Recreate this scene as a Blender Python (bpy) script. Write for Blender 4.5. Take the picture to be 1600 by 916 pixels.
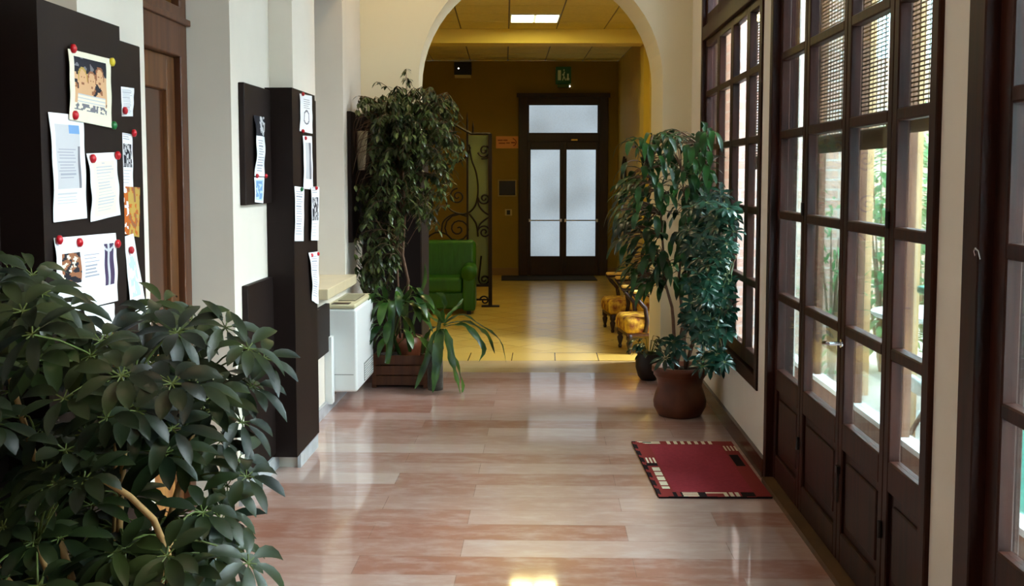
import bpy, math, random
from mathutils import Vector, Matrix, noise
R = math.radians; PI = math.pi
rnd = random.Random(7)
sc = bpy.context.scene
for o in list(bpy.data.objects): bpy.data.objects.remove(o)

# ------------------------------------------------------------ camera
F = 1680.0; PX, PY = 800.0, 402.0; H = 1.6
pit = R(4.29); psi = math.atan(50/F)
cam = bpy.data.cameras.new('camera'); co = bpy.data.objects.new('camera', cam); sc.collection.objects.link(co)
co.location = (0, 0, H); co.rotation_euler = (PI/2-pit, 0, psi)
cam.sensor_width = 36; cam.lens = 36*F/1600; cam.shift_y = -(458-PY)/1600; cam.clip_start = .05; cam.clip_end = 200
sc.camera = co
FW = Vector((-math.sin(psi)*math.cos(pit), math.cos(psi)*math.cos(pit), -math.sin(pit)))
RT = Vector((math.cos(psi), math.sin(psi), 0)); UP = RT.cross(FW)
CAM = Vector((0, 0, H))
def ray(x, y): return FW + RT*(x-PX)/F - UP*(y-PY)/F
def atX(x, y, X):
    d = ray(x, y); return CAM + d*(X/d.x)
def atY(x, y, Y):
    d = ray(x, y); return CAM + d*(Y/d.y)

# ------------------------------------------------------------ light, sky, exposure
sc.view_settings.view_transform = 'Standard'; sc.view_settings.look = 'None'
sc.view_settings.gamma = 1; sc.view_settings.use_curve_mapping = False
sc.view_settings.exposure = -0.1
SKY = 20.0
w = bpy.data.worlds.new('sky'); sc.world = w; w.use_nodes = True
bg = w.node_tree.nodes['Background']; bg.inputs[0].default_value = (.66, .83, 1, 1); bg.inputs[1].default_value = SKY
sun = bpy.data.lights.new('sun', 'SUN'); sun.energy = 24; sun.angle = R(45); sun.color = (.93, .96, 1)
so = bpy.data.objects.new('sun', sun); sc.collection.objects.link(so); so.rotation_euler = (R(4), R(48), 0); so.location = (6, 3, 8)
def portal(x, y0, y1, z0, z1):
    l = bpy.data.lights.new('daylight_portal', 'AREA'); l.shape = 'RECTANGLE'; l.size = y1-y0; l.size_y = z1-z0
    l.cycles.is_portal = True
    o = bpy.data.objects.new('daylight_portal', l); sc.collection.objects.link(o)
    o.location = (x, (y0+y1)/2, (z0+z1)/2); o.rotation_euler = (R(90), 0, R(90))
CORR_LAMP = 12.0; ROOM_LAMP = 38.0

# ------------------------------------------------------------ materials
MT = {}
def mat(name, col, rough=.6, spec=.5, metal=0, emit=None, es=0, noise_=0, nscale=8, bump=0, coat=0, col2=None, stretch=None, sheen=0, alpha=None, trans=0):
    if name in MT: return MT[name]
    m = bpy.data.materials.new(name); m.use_nodes = True; nt = m.node_tree; b = nt.nodes['Principled BSDF']
    b.inputs['Base Color'].default_value = (*col, 1); b.inputs['Roughness'].default_value = rough
    b.inputs['Specular IOR Level'].default_value = spec; b.inputs['Metallic'].default_value = metal
    b.inputs['Coat Weight'].default_value = coat; b.inputs['Coat Roughness'].default_value = .12
    if emit: b.inputs['Emission Color'].default_value = (*emit, 1); b.inputs['Emission Strength'].default_value = es
    if sheen: b.inputs['Sheen Weight'].default_value = sheen
    if noise_ or col2 or bump:
        tc = nt.nodes.new('ShaderNodeTexCoord'); mp = nt.nodes.new('ShaderNodeMapping'); n = nt.nodes.new('ShaderNodeTexNoise')
        nt.links.new(tc.outputs['Object'], mp.inputs[0]); nt.links.new(mp.outputs[0], n.inputs['Vector'])
        if stretch: mp.inputs['Scale'].default_value = stretch
        n.inputs['Scale'].default_value = nscale; n.inputs['Detail'].default_value = 6
        if noise_ or col2:
            mx = nt.nodes.new('ShaderNodeMix'); mx.data_type = 'RGBA'
            c2 = col2 or tuple(c*(1-noise_) for c in col)
            mx.inputs[6].default_value = (*col, 1); mx.inputs[7].default_value = (*c2, 1)
            cr = nt.nodes.new('ShaderNodeMapRange'); cr.inputs[1].default_value = .35; cr.inputs[2].default_value = .65
            nt.links.new(n.outputs['Fac'], cr.inputs[0]); nt.links.new(cr.outputs[0], mx.inputs[0])
            nt.links.new(mx.outputs[2], b.inputs['Base Color'])
        if bump:
            bp = nt.nodes.new('ShaderNodeBump'); bp.inputs['Strength'].default_value = bump; bp.inputs['Distance'].default_value = .01
            nt.links.new(n.outputs['Fac'], bp.inputs['Height']); nt.links.new(bp.outputs[0], b.inputs['Normal'])
    MT[name] = m; return m
def srgb(r, g, b):
    f = lambda c: (c/255/12.92 if c/255 <= .04045 else ((c/255+.055)/1.055)**2.4)
    return (f(r), f(g), f(b))
M_plaster = mat('plaster', srgb(226, 216, 202), .75, .3, noise_=.05, nscale=3, bump=.04)
M_plaster_low = MT['plaster']
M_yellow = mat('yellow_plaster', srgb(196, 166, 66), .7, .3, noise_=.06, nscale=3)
M_yellow_dim = mat('yellow_plaster_dimmed', srgb(146, 120, 46), .75, .3, noise_=.08, nscale=3)  # same paint as the side walls, darkened so the far end's dimness is painted in
M_beam = mat('yellow_beam_brightened', srgb(240, 216, 110), .7, .3)  # wall yellow brightened: lamplight on the beam front put into its colour
M_ceil = mat('white_ceiling', srgb(230, 228, 220), .8)
M_board = mat('dark_veneer', srgb(30, 19, 16), .55, .2, noise_=.25, nscale=5, stretch=(1, 1, .1))
M_wood = mat('dark_wood', srgb(56, 22, 10), .45, .2, col2=srgb(32, 12, 7), nscale=9, stretch=(3, 3, .25), bump=.05)
M_woodh = mat('dark_wood_rail', srgb(62, 26, 14), .38, .45, col2=srgb(40, 16, 10), nscale=9, stretch=(3, .25, 3), bump=.05)
M_brown = mat('brown_wood', srgb(96, 55, 28), .4, .45, col2=srgb(70, 36, 18), nscale=8, stretch=(3, 3, .2), bump=.05)
M_oakd = mat('door_brown', srgb(112, 70, 34), .45, .35, col2=srgb(80, 46, 22), nscale=8, stretch=(3, 3, .2))
M_oak = mat('warm_wood_door', srgb(176, 124, 62), .45, .4, col2=srgb(140, 84, 36), nscale=8, stretch=(3, 3, .2))
M_extwood = mat('weathered_wood', srgb(128, 88, 66), .6, .3, col2=srgb(92, 60, 46), nscale=9, stretch=(3, 3, .3))
M_endwood = mat('mahogany', srgb(44, 16, 12), .45, .4, col2=srgb(30, 12, 9), nscale=9, stretch=(3, 3, .25))
M_base = mat('brown_marble_skirting', srgb(74, 44, 30), .25, .5, noise_=.4, nscale=12)
M_grey = mat('grey_marble_skirting', srgb(190, 192, 196), .3, .5, noise_=.25, nscale=14)
M_sill = mat('travertine_sill', srgb(214, 196, 160), .35, .5, noise_=.1, nscale=9)
M_white = mat('white_enamel', srgb(228, 230, 228), .35, .5)
M_cream = mat('cream_plastic', srgb(206, 196, 160), .4, .5)
M_dgrille = mat('dark_grille', srgb(60, 42, 34), .5)
M_ggrille = mat('grey_grille', srgb(140, 142, 138), .5)
M_paper = mat('paper_white', srgb(236, 236, 240), .8, .2)
M_paper2 = mat('paper_cream', srgb(232, 224, 200), .8, .2)
M_ink = mat('ink_grey', srgb(160, 160, 170), .8, .2)
M_ink2 = mat('ink_dark', srgb(40, 40, 48), .8, .2)
M_inkm = mat('ink_mid', srgb(120, 118, 124), .8, .2)
M_flesh = mat('print_tan', srgb(214, 168, 126), .7, .2)
M_flesh2 = mat('print_brown', srgb(150, 96, 66), .7, .2)
M_bluep = mat('print_blue', srgb(120, 160, 205), .7, .2)
M_lblue = mat('print_pale_blue', srgb(190, 215, 225), .7, .2)
M_orange = mat('print_orange', srgb(190, 96, 30), .7, .2)
M_goldp = mat('print_gold', srgb(186, 152, 76), .7, .2)
M_lgrey = mat('print_light_grey', srgb(196, 194, 196), .8, .2)
M_mauve = mat('print_mauve', srgb(70, 55, 84), .7, .2)
M_red = mat('red_plastic', srgb(190, 12, 30), .3, .5)
M_yel = mat('yellow_plastic', srgb(205, 185, 40), .3, .5)
M_grn = mat('green_plastic', srgb(15, 110, 50), .3, .5)
M_black = mat('black_plastic', srgb(20, 18, 18), .4, .4)
M_iron = mat('wrought_iron', srgb(38, 28, 22), .5, .4, metal=.5)
M_brass = mat('brass', srgb(180, 140, 60), .3, .5, metal=1)
M_chrome = mat('chrome', srgb(190, 190, 195), .25, .5, metal=1)
M_terra = mat('terracotta', srgb(104, 52, 30), .42, .45, noise_=.35, nscale=9)
M_dterra = mat('dark_pot', srgb(36, 26, 22), .5, .4)
M_gpot = mat('grey_stone_pot', srgb(92, 88, 80), .7, .3, noise_=.4, nscale=25)
M_soil = mat('soil', srgb(40, 28, 20), .95, .1, noise_=.4, nscale=40)
M_trunk = mat('grey_bark', srgb(120, 92, 74), .8, .2, noise_=.3, nscale=30)
M_tan = mat('tan_bark', srgb(160, 122, 74), .7, .3, noise_=.25, nscale=30)
M_gstem = mat('green_stem', srgb(78, 90, 40), .6, .3)
M_rug = mat('rug_red', srgb(146, 50, 60), .95, .1, noise_=.15, nscale=60)
M_rugb = mat('rug_border', srgb(132, 50, 48), .95, .1)
M_rugw = mat('rug_cream', srgb(220, 205, 180), .95, .1)
M_rugk = mat('rug_black', srgb(36, 26, 30), .95, .1)
M_mat = mat('doormat_grey', srgb(58, 52, 44), .95, .1)
M_green = mat('green_leather', srgb(40, 100, 18), .42, .45, noise_=.25, nscale=6, bump=.5, stretch=(2.5, 1, .6))
M_floral = mat('floral_fabric', srgb(222, 180, 60), .85, .2, col2=srgb(120, 62, 34), nscale=16)
M_arm = mat('gold_fabric', srgb(214, 176, 90), .85, .2)
M_slat = mat('bamboo_slat', srgb(58, 38, 24), .7, .2)
M_roll = mat('bamboo_roll', srgb(74, 56, 34), .8, .2, noise_=.4, nscale=30, stretch=(1, .1, 4))
M_osign = mat('orange_sign', srgb(236, 160, 84), .5, .3, emit=srgb(235, 130, 40), es=.0)
M_signink = mat('sign_brown', srgb(150, 70, 24), .5, .3)
M_exit = mat('exit_green', srgb(10, 95, 60), .4, .4)
M_exitw = mat('exit_white', srgb(210, 235, 220), .4, .4)
M_bulb = mat('pilot_light', (1, 1, 1), .4, .4, emit=(1, .95, .85), es=3)
M_gglass = mat('greenish_frosted_glass', srgb(120, 130, 70), .4, .5)
M_screen = mat('dark_screen', srgb(26, 20, 10), .25, .5)
M_teal = mat('teal_glaze', srgb(60, 160, 140), .35, .5, noise_=.3, nscale=6)
M_pave = mat('pale_paving', srgb(205, 198, 190), .8, .3, noise_=.15, nscale=5)
M_gwhite = mat('garden_white', srgb(240, 245, 245), .4, .4)
M_gbark = mat('garden_bark', srgb(110, 90, 70), .8)

def leafmat(name, a, b, rough=.35, trans=.15, scale=12, spec=.5):
    m = bpy.data.materials.new(name); m.use_nodes = True; nt = m.node_tree; p = nt.nodes['Principled BSDF']
    p.inputs['Roughness'].default_value = rough; p.inputs['Specular IOR Level'].default_value = spec
    tc = nt.nodes.new('ShaderNodeTexCoord'); n = nt.nodes.new('ShaderNodeTexNoise'); n.inputs['Scale'].default_value = scale
    nt.links.new(tc.outputs['Object'], n.inputs['Vector'])
    mr = nt.nodes.new('ShaderNodeMapRange'); mr.inputs[1].default_value = .35; mr.inputs[2].default_value = .68
    mx = nt.nodes.new('ShaderNodeMix'); mx.data_type = 'RGBA'
    mx.inputs[6].default_value = (*a, 1); mx.inputs[7].default_value = (*b, 1)
    nt.links.new(n.outputs['Fac'], mr.inputs[0]); nt.links.new(mr.outputs[0], mx.inputs[0]); nt.links.new(mx.outputs[2], p.inputs['Base Color'])
    t = nt.nodes.new('ShaderNodeBsdfTranslucent'); nt.links.new(mx.outputs[2], t.inputs[0])
    s = nt.nodes.new('ShaderNodeMixShader'); s.inputs[0].default_value = trans
    out = nt.nodes['Material Output']
    nt.links.new(p.outputs[0], s.inputs[1]); nt.links.new(t.outputs[0], s.inputs[2]); nt.links.new(s.outputs[0], out.inputs['Surface'])
    return m
M_schef = leafmat('umbrella_plant_leaf', srgb(9, 21, 14), srgb(42, 52, 20), .4, .06, 4, .3)
M_schef2 = leafmat('umbrella_plant_leaf_glossy', srgb(12, 42, 32), srgb(26, 62, 46), .25, .08, 6)
M_ficus = leafmat('ficus_leaf', srgb(16, 30, 12), srgb(84, 98, 48), .32, .12, 11)
M_drac = leafmat('strap_leaf', srgb(18, 52, 20), srgb(76, 112, 42), .3, .15, 6)
M_droop = leafmat('drooping_leaf', srgb(12, 36, 16), srgb(40, 84, 32), .3, .15, 5)
M_shrub = leafmat('garden_leaf', srgb(60, 120, 70), srgb(120, 170, 110), .5, .3, 4)

def thin_glass(name, tint, gloss=.06):
    m = bpy.data.materials.new(name); m.use_nodes = True; nt = m.node_tree; nt.nodes.clear()
    out = nt.nodes.new('ShaderNodeOutputMaterial'); t = nt.nodes.new('ShaderNodeBsdfTransparent'); g = nt.nodes.new('ShaderNodeBsdfGlossy')
    t.inputs[0].default_value = (*tint, 1); g.inputs['Roughness'].default_value = .02
    fr = nt.nodes.new('ShaderNodeLayerWeight'); fr.inputs[0].default_value = .25
    ml = nt.nodes.new('ShaderNodeMath'); ml.operation = 'MULTIPLY'; ml.inputs[1].default_value = .45
    nt.links.new(fr.outputs['Fresnel'], ml.inputs[0])
    s = nt.nodes.new('ShaderNodeMixShader'); nt.links.new(ml.outputs[0], s.inputs[0]); nt.links.new(t.outputs[0], s.inputs[1]); nt.links.new(g.outputs[0], s.inputs[2])
    nt.links.new(s.outputs[0], out.inputs['Surface']); return m
M_glass = thin_glass('clear_glass', (.97, .98, .98)); M_tglass = thin_glass('tinted_glass', (.88, .97, .94))

def brickmat(name, c1, c2, mortar, bw, bh, ms, rough, spec, rot=(0, 0, 0), loc=(0, 0, 0), vein=.0, vscale=6, veincol=(1, 1, 1), vstretch=(1, 1, 1), swap=None, offs=.5, bump=0, coat=0, bias=0):
    m = bpy.data.materials.new(name); m.use_nodes = True; nt = m.node_tree; p = nt.nodes['Principled BSDF']
    p.inputs['Roughness'].default_value = rough; p.inputs['Specular IOR Level'].default_value = spec
    p.inputs['Coat Weight'].default_value = coat; p.inputs['Coat Roughness'].default_value = .06
    tc = nt.nodes.new('ShaderNodeTexCoord'); mp = nt.nodes.new('ShaderNodeMapping'); mp.inputs['Rotation'].default_value = rot; mp.inputs['Location'].default_value = loc
    nt.links.new(tc.outputs['Object'], mp.inputs[0]); vec = mp.outputs[0]
    if swap:
        sp = nt.nodes.new('ShaderNodeSeparateXYZ'); cb = nt.nodes.new('ShaderNodeCombineXYZ')
        nt.links.new(vec, sp.inputs[0]); nt.links.new(sp.outputs[swap[0]], cb.inputs[0]); nt.links.new(sp.outputs[swap[1]], cb.inputs[1]); vec = cb.outputs[0]
    br = nt.nodes.new('ShaderNodeTexBrick'); nt.links.new(vec, br.inputs['Vector'])
    br.inputs['Scale'].default_value = 1; br.inputs['Brick Width'].default_value = bw; br.inputs['Row Height'].default_value = bh
    br.inputs['Mortar Size'].default_value = ms; br.inputs['Mortar Smooth'].default_value = .1; br.inputs['Bias'].default_value = bias
    br.offset = offs
    br.inputs['Color1'].default_value = (*c1, 1); br.inputs['Color2'].default_value = (*c2, 1); br.inputs['Mortar'].default_value = (*mortar, 1)
    col = br.outputs['Color']
    if vein:
        mp2 = nt.nodes.new('ShaderNodeMapping'); mp2.inputs['Scale'].default_value = vstretch; nt.links.new(tc.outputs['Object'], mp2.inputs[0])
        n = nt.nodes.new('ShaderNodeTexNoise'); n.inputs['Scale'].default_value = vscale; n.inputs['Detail'].default_value = 9; n.inputs['Roughness'].default_value = .65
        nt.links.new(mp2.outputs[0], n.inputs['Vector'])
        mr = nt.nodes.new('ShaderNodeMapRange'); mr.inputs[1].default_value = .45; mr.inputs[2].default_value = .72; mr.inputs[4].default_value = vein
        nt.links.new(n.outputs['Fac'], mr.inputs[0])
        mx = nt.nodes.new('ShaderNodeMix'); mx.data_type = 'RGBA'; nt.links.new(mr.outputs[0], mx.inputs[0]); nt.links.new(col, mx.inputs[6]); mx.inputs[7].default_value = (*veincol, 1)
        col = mx.outputs[2]
    nt.links.new(col, p.inputs['Base Color'])
    if bump:
        b = nt.nodes.new('ShaderNodeBump'); b.inputs['Strength'].default_value = bump; b.inputs['Distance'].default_value = .01; b.invert = True
        nt.links.new(br.outputs['Fac'], b.inputs['Height']); nt.links.new(b.outputs[0], p.inputs['Normal'])
    return m
M_marble = brickmat('pink_marble_planks', srgb(164, 110, 92), srgb(202, 174, 164), srgb(140, 100, 84), 1.15, .212, .0015, .36, .6, coat=1, vein=.42, vscale=5, veincol=srgb(216, 198, 194), vstretch=(1.2, 3.2, 1), loc=(.35, .03, 0), offs=.37, bias=-.12)
M_step = brickmat('travertine_threshold', srgb(190, 160, 110), srgb(180, 150, 100), srgb(140, 110, 70), 3, 3, .001, .2, .5, vein=.3, vscale=6, veincol=srgb(210, 185, 140), loc=(1.4, .1, 0))
M_tile = brickmat('cream_diamond_tiles', srgb(216, 182, 92), srgb(206, 170, 80), srgb(150, 122, 66), .33, .33, .003, .22, .5, rot=(0, 0, R(45)), offs=0, vein=.2, vscale=3, veincol=srgb(200, 170, 100))
M_tileb = brickmat('cream_border_tiles', srgb(216, 182, 92), srgb(206, 170, 80), srgb(110, 82, 36), .38, 1.0, .005, .22, .5, offs=0, loc=(.66, .30, 0), vein=.2, vscale=3, veincol=srgb(200, 170, 100))
M_brick = brickmat('brick', srgb(200, 158, 142), srgb(214, 184, 168), srgb(205, 198, 190), .25, .075, .008, .85, .2, swap=(0, 2), vein=.5, vscale=5, veincol=srgb(205, 180, 165), bump=.5)
M_brick2 = brickmat('brick_side', srgb(190, 140, 120), srgb(210, 170, 150), srgb(205, 198, 190), .25, .075, .008, .85, .2, swap=(1, 2), vein=.5, vscale=5, veincol=srgb(205, 180, 165), bump=.5)

# frosted glass of the lit end door
def frosted():
    m = bpy.data.materials.new('daylit_frosted_glass'); m.use_nodes = True; nt = m.node_tree; p = nt.nodes['Principled BSDF']
    p.inputs['Base Color'].default_value = (.3, .32, .34, 1); p.inputs['Roughness'].default_value = .35
    tc = nt.nodes.new('ShaderNodeTexCoord'); n = nt.nodes.new('ShaderNodeTexNoise'); n.inputs['Scale'].default_value = 1.2; n.inputs['Detail'].default_value = 1
    v = nt.nodes.new('ShaderNodeTexVoronoi'); v.inputs['Scale'].default_value = 55
    nt.links.new(tc.outputs['Object'], n.inputs['Vector']); nt.links.new(tc.outputs['Object'], v.inputs['Vector'])
    mr = nt.nodes.new('ShaderNodeMapRange'); mr.inputs[1].default_value = .3; mr.inputs[2].default_value = .7; mr.inputs[3].default_value = .52; mr.inputs[4].default_value = .88
    nt.links.new(n.outputs['Fac'], mr.inputs[0])
    m2 = nt.nodes.new('ShaderNodeMath'); m2.operation = 'MULTIPLY_ADD'; m2.inputs[1].default_value = -.12
    nt.links.new(v.outputs['Distance'], m2.inputs[0]); nt.links.new(mr.outputs[0], m2.inputs[2])
    p.inputs['Emission Color'].default_value = (*srgb(205, 226, 240), 1)
    nt.links.new(m2.outputs[0], p.inputs['Emission Strength'])
    return m
M_frost = frosted()
M_lamp = mat('lit_diffuser', (1, 1, 1), .5, emit=(1, .88, .36), es=ROOM_LAMP)
M_lampw = mat('lit_opal_glass', (1, 1, 1), .5, emit=(1, .80, .56), es=CORR_LAMP)
M_lampa = mat('lit_opal_glass_strong', (1, 1, 1), .5, emit=(1, .78, .42), es=36)
M_lampb = mat('lit_opal_glass_dim', (1, 1, 1), .5, emit=(1, .80, .56), es=2.5)
M_lampc = mat('lit_opal_glass_warm', (1, 1, 1), .5, emit=(1, .68, .42), es=42)

# ------------------------------------------------------------ mesh helpers
XF = Matrix.Identity(4)
def WL(o):
    """world location of an object built by these helpers (no rotations are used on parents)"""
    return Vector(o.get('_w', (0, 0, 0)))
class MB:
    def __init__(s): s.v = []; s.f = []; s.mi = []; s.m = 0
    def V(s, p): s.v.append(XF @ Vector(p)); return len(s.v)-1
    def Fc(s, *i): s.f.append(i); s.mi.append(s.m)
    def box(s, x0, x1, y0, y1, z0, z1, rot=None, c=None):
        P = [Vector((x, y, z)) for x in (x0, x1) for y in (y0, y1) for z in (z0, z1)]
        if rot is not None:
            cc = Vector(c) if c else Vector(((x0+x1)/2, (y0+y1)/2, (z0+z1)/2)); P = [rot @ (p-cc)+cc for p in P]
        i = [s.V(p) for p in P]
        for q in ((0, 1, 3, 2), (4, 6, 7, 5), (0, 4, 5, 1), (2, 3, 7, 6), (0, 2, 6, 4), (1, 5, 7, 3)): s.Fc(*[i[k] for k in q])
        return s
    def tube(s, pts, rad, n=6, cap=True):
        pts = [Vector(p) for p in pts]; rings = []
        if not hasattr(rad, '__len__'): rad = [rad]*len(pts)
        u = None
        for k, p in enumerate(pts):
            t = (pts[min(k+1, len(pts)-1)]-pts[max(k-1, 0)])
            t = t.normalized() if t.length > 1e-9 else Vector((0, 0, 1))
            if u is None:
                u = t.cross(Vector((0, 0, 1)) if abs(t.z) < .9 else Vector((1, 0, 0))).normalized()
            else:
                u = (u - t*u.dot(t)); u = u.normalized() if u.length > 1e-6 else t.orthogonal().normalized()
            b = t.cross(u)
            rings.append([s.V(p+(u*math.cos(2*PI*j/n)+b*math.sin(2*PI*j/n))*rad[k]) for j in range(n)])
        for a, b in zip(rings, rings[1:]):
            for j in range(n): s.Fc(a[j], a[(j+1) % n], b[(j+1) % n], b[j])
        if cap: s.Fc(*rings[0][::-1]); s.Fc(*rings[-1])
        return s
    def lathe(s, prof, c, n=24, axis='z', lobes=0, amp=0):
        rings = []
        for r, z in prof:
            ring = []
            for j in range(n):
                a = 2*PI*j/n; rr = r*(1+amp*math.cos(lobes*a)) if lobes else r
                if axis == 'z': p = (c[0]+rr*math.cos(a), c[1]+rr*math.sin(a), c[2]+z)
                elif axis == 'x': p = (c[0]+z, c[1]+rr*math.cos(a), c[2]+rr*math.sin(a))
                else: p = (c[0]+rr*math.cos(a), c[1]+z, c[2]+rr*math.sin(a))
                ring.append(s.V(p))
            rings.append(ring)
        for a, b in zip(rings, rings[1:]):
            for j in range(n): s.Fc(a[j], a[(j+1) % n], b[(j+1) % n], b[j])
        s.Fc(*rings[0][::-1]); s.Fc(*rings[-1]); return s
    def leaf(s, base, d, up, L, W, droop=.5, fold=.25, n=5, tipw=.0, twist=0, wave=0):
        """blade along d, curving downwards; two faces per row, folded along its midrib"""
        d = Vector(d).normalized(); up = Vector(up); side = d.cross(up)
        if side.length < 1e-4: side = d.orthogonal()
        side.normalize(); p = Vector(base); rows = []; step = L/n
        for k in range(n+1):
            t = k/n
            wd = W*.5*(math.sin(PI*min(1, t*.93+.05))**.8)*(1 if t < .98 else .15)
            if k == n: wd = W*.02
            nn = side.cross(d).normalized()
            sd = side
            if twist: sd = Matrix.Rotation(twist*t, 3, d) @ side; nn = sd.cross(d).normalized()
            wv = wave*math.sin(t*9+L*40)
            rows.append((s.V(p-sd*wd+nn*(fold*wd+wv*wd)), s.V(p), s.V(p+sd*wd+nn*(fold*wd-wv*wd))))
            d = (d+Vector((0, 0, -droop/n))).normalized(); p = p+d*step
            side = (side-d*side.dot(d)).normalized()
        for a, b in zip(rows, rows[1:]):
            s.Fc(a[0], a[1], b[1], b[0]); s.Fc(a[1], a[2], b[2], b[1])
        return s
    def build(s, name, m, parent=None, bevel=0, seg=2, smooth=False, origin=None, sub=0, solid=0):
        ms = m if isinstance(m, (list, tuple)) else [m]
        if parent is not None: org = WL(parent)
        elif origin is not None: org = Vector(origin)
        else:
            xs = [v.x for v in s.v]; ys = [v.y for v in s.v]; zs = [v.z for v in s.v]
            org = Vector(((min(xs)+max(xs))/2, (min(ys)+max(ys))/2, min(zs)))
        me = bpy.data.meshes.new(name); me.from_pydata([v-org for v in s.v], [], s.f)
        for x in ms: me.materials.append(x)
        if len(ms) > 1: me.polygons.foreach_set('material_index', s.mi)
        if smooth: me.polygons.foreach_set('use_smooth', [True]*len(me.polygons))
        me.update()
        o = bpy.data.objects.new(name, me); sc.collection.objects.link(o)
        if parent is not None: o.parent = parent; o['_w'] = tuple(org)
        else: o.location = org; o['_w'] = tuple(org)
        if solid:
            md = o.modifiers.new('s', 'SOLIDIFY'); md.thickness = solid; md.offset = 0
        if bevel:
            md = o.modifiers.new('b', 'BEVEL'); md.width = bevel; md.segments = seg; md.limit_method = 'ANGLE'
            if seg > 1: me.polygons.foreach_set('use_smooth', [True]*len(me.polygons)); wn = o.modifiers.new('w', 'WEIGHTED_NORMAL')
        if sub:
            md = o.modifiers.new('u', 'SUBSURF'); md.levels = sub; md.render_levels = sub
        return o
def tag(o, label=None, cat=None, group=None, kind=None):
    if label: o['label'] = label
    if cat: o['category'] = cat
    if group: o['group'] = group
    if kind: o['kind'] = kind
    return o
def thing(name, label, cat, loc, group=None, kind=None):
    loc = XF @ Vector(loc)
    o = bpy.data.objects.new(name, None); sc.collection.objects.link(o); o.location = loc; o.empty_display_size = .1
    o['_w'] = tuple(loc)
    return tag(o, label, cat, group, kind)
def B(*a): return MB().box(*a)
def struct(name, mb, m, label, cat, bevel=0, origin=None):
    o = mb.build(name, m, origin=origin, bevel=bevel); return tag(o, label, cat, kind='structure')

# ------------------------------------------------------------ setting: corridor
XL, XR = -1.48, 1.18; YA, YB = 8.71, 9.28; CZ = 3.95; Y0 = -3.0
struct('floor', B(XL-.25, XR+.3, Y0, YA, -.1, 0), M_marble, 'polished pinkish brown marble plank floor of the corridor', 'floor', origin=(0, 0, 0))
struct('trim_1', B(-1.9, 1.6, YA, YB, -.1, 0), M_step, 'pale stone threshold strip on the floor beneath the arch', 'threshold', origin=(0, 0, 0))
struct('ceiling', B(XL-.3, XR+.3, Y0, YB, CZ, CZ+.1), M_ceil, 'white ceiling of the corridor', 'ceiling', origin=(0, 0, 0))
# left wall with a door niche and a window niche
b = MB()
b.box(XL-.45, XL, Y0, 3.98, 0, CZ); b.box(XL-.45, XL, 3.98, 5.08, 2.85, CZ); b.box(XL-.45, XL-.36, 3.98, 5.08, 0, 2.85)
b.box(XL-.45, XL, 5.08, 6.97, 0, CZ)
b.box(XL-.45, XL, 6.97, 7.94, 0, .79); b.box(XL-.45, XL, 6.97, 7.94, 2.95, CZ); b.box(XL-.45, XL-.36, 6.97, 7.94, .79, 2.95)
b.box(XL-.45, XL, 7.94, YA, 0, CZ)
b.box(XL, -1.345, 3.10, 3.36, 0, CZ); b.box(XL, -1.352, 5.80, 6.22, 0, CZ)   # shallow pilasters
struct('wall_left', b, M_plaster, 'white plaster wall along the left side with pilasters and niches', 'wall', origin=(0, 0, 0))
b = MB(); b.box(XL, XL+.02, 5.08, 5.80, 0, .08); b.box(XL, XL+.02, 6.22, YA, 0, .08); b.box(-1.352, -1.335, 5.78, 6.24, 0, .085); b.box(XL, XL+.02, 2.0, 3.1, 0, .08); b.box(XL, XL+.02, 3.4, 3.98, 0, .08)
struct('baseboard_left', b, M_grey, 'low pale grey marble skirting along the left wall', 'skirting')
# right wall
DA0, DA1, DB0, DB1, W0, W1 = 3.25, 5.64, 1.7, 3.02, 5.89, 8.15
b = MB()
T = 3.45
b.box(XR, XR+.14, DA1, W0, 0, CZ); b.box(XR, XR+.14, DB1, DA0, 0, CZ); b.box(XR, XR+.14, W1, YB, 0, CZ)
b.box(XR, XR+.14, Y0, DB0, 0, CZ)
b.box(XR, XR+.14, DB0, DB1, T, CZ); b.box(XR, XR+.14, DA0, DA1, T, CZ); b.box(XR, XR+.14, W0, W1, T, CZ); b.box(XR, XR+.14, W0, W1, 0, .42)
struct('wall_right', b, M_plaster, 'cream plaster wall strips between the glazed doors on the right', 'wall', origin=(0, 0, 0))
b = MB(); b.box(XR-.022, XR, DA1+.0, YA, 0, .105)
struct('baseboard_right', b, M_base, 'brown marble skirting under the right window', 'skirting')
struct('wall_back', B(XL-.45, XR+.3, Y0-.1, Y0, 0, CZ), M_plaster, 'plaster wall behind the viewer at the near end', 'wall', origin=(0, 0, 0))
# arch wall: front and back outlines, sheared a little to follow the room behind
def arch_wall():
    b = MB(); n = 28
    def outline(y, dx, r):
        cx = -.032+dx; zc = 2.36; x0, x1 = cx-r, cx+r; L = []
        pts = [(x0, 0)]+[(cx-r*math.cos(PI*k/n), zc+r*math.sin(PI*k/n)) for k in range(n+1)]+[(x1, 0)]
        outer = [(-2.9, 0)]+[(-2.9+(4.3)*k/n, CZ) for k in range(n+1)]+[(1.4, 0)]
        return [b.V((x, y, z)) for x, z in pts], [b.V((x, y, z)) for x, z in outer]
    fi, fo = outline(YA, 0, .98); bi, bo = outline(YB, -.035, .98)
    for k in range(len(fi)-1):
        b.Fc(fi[k], fi[k+1], fo[k+1], fo[k]); b.Fc(bi[k], bo[k], bo[k+1], bi[k+1])
        b.Fc(fi[k], bi[k], bi[k+1], fi[k+1]); b.Fc(fo[k], fo[k+1], bo[k+1], bo[k])
    b.Fc(fi[0], fo[0], bo[0], bi[0]); b.Fc(fi[-1], bi[-1], bo[-1], fo[-1])
    return b
struct('wall_arch', arch_wall(), mat('arch_plaster', srgb(226, 214, 184), .75, .3), 'plaster wall with a wide round arch closing the corridor', 'wall', origin=(0, 0, 0))

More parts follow.
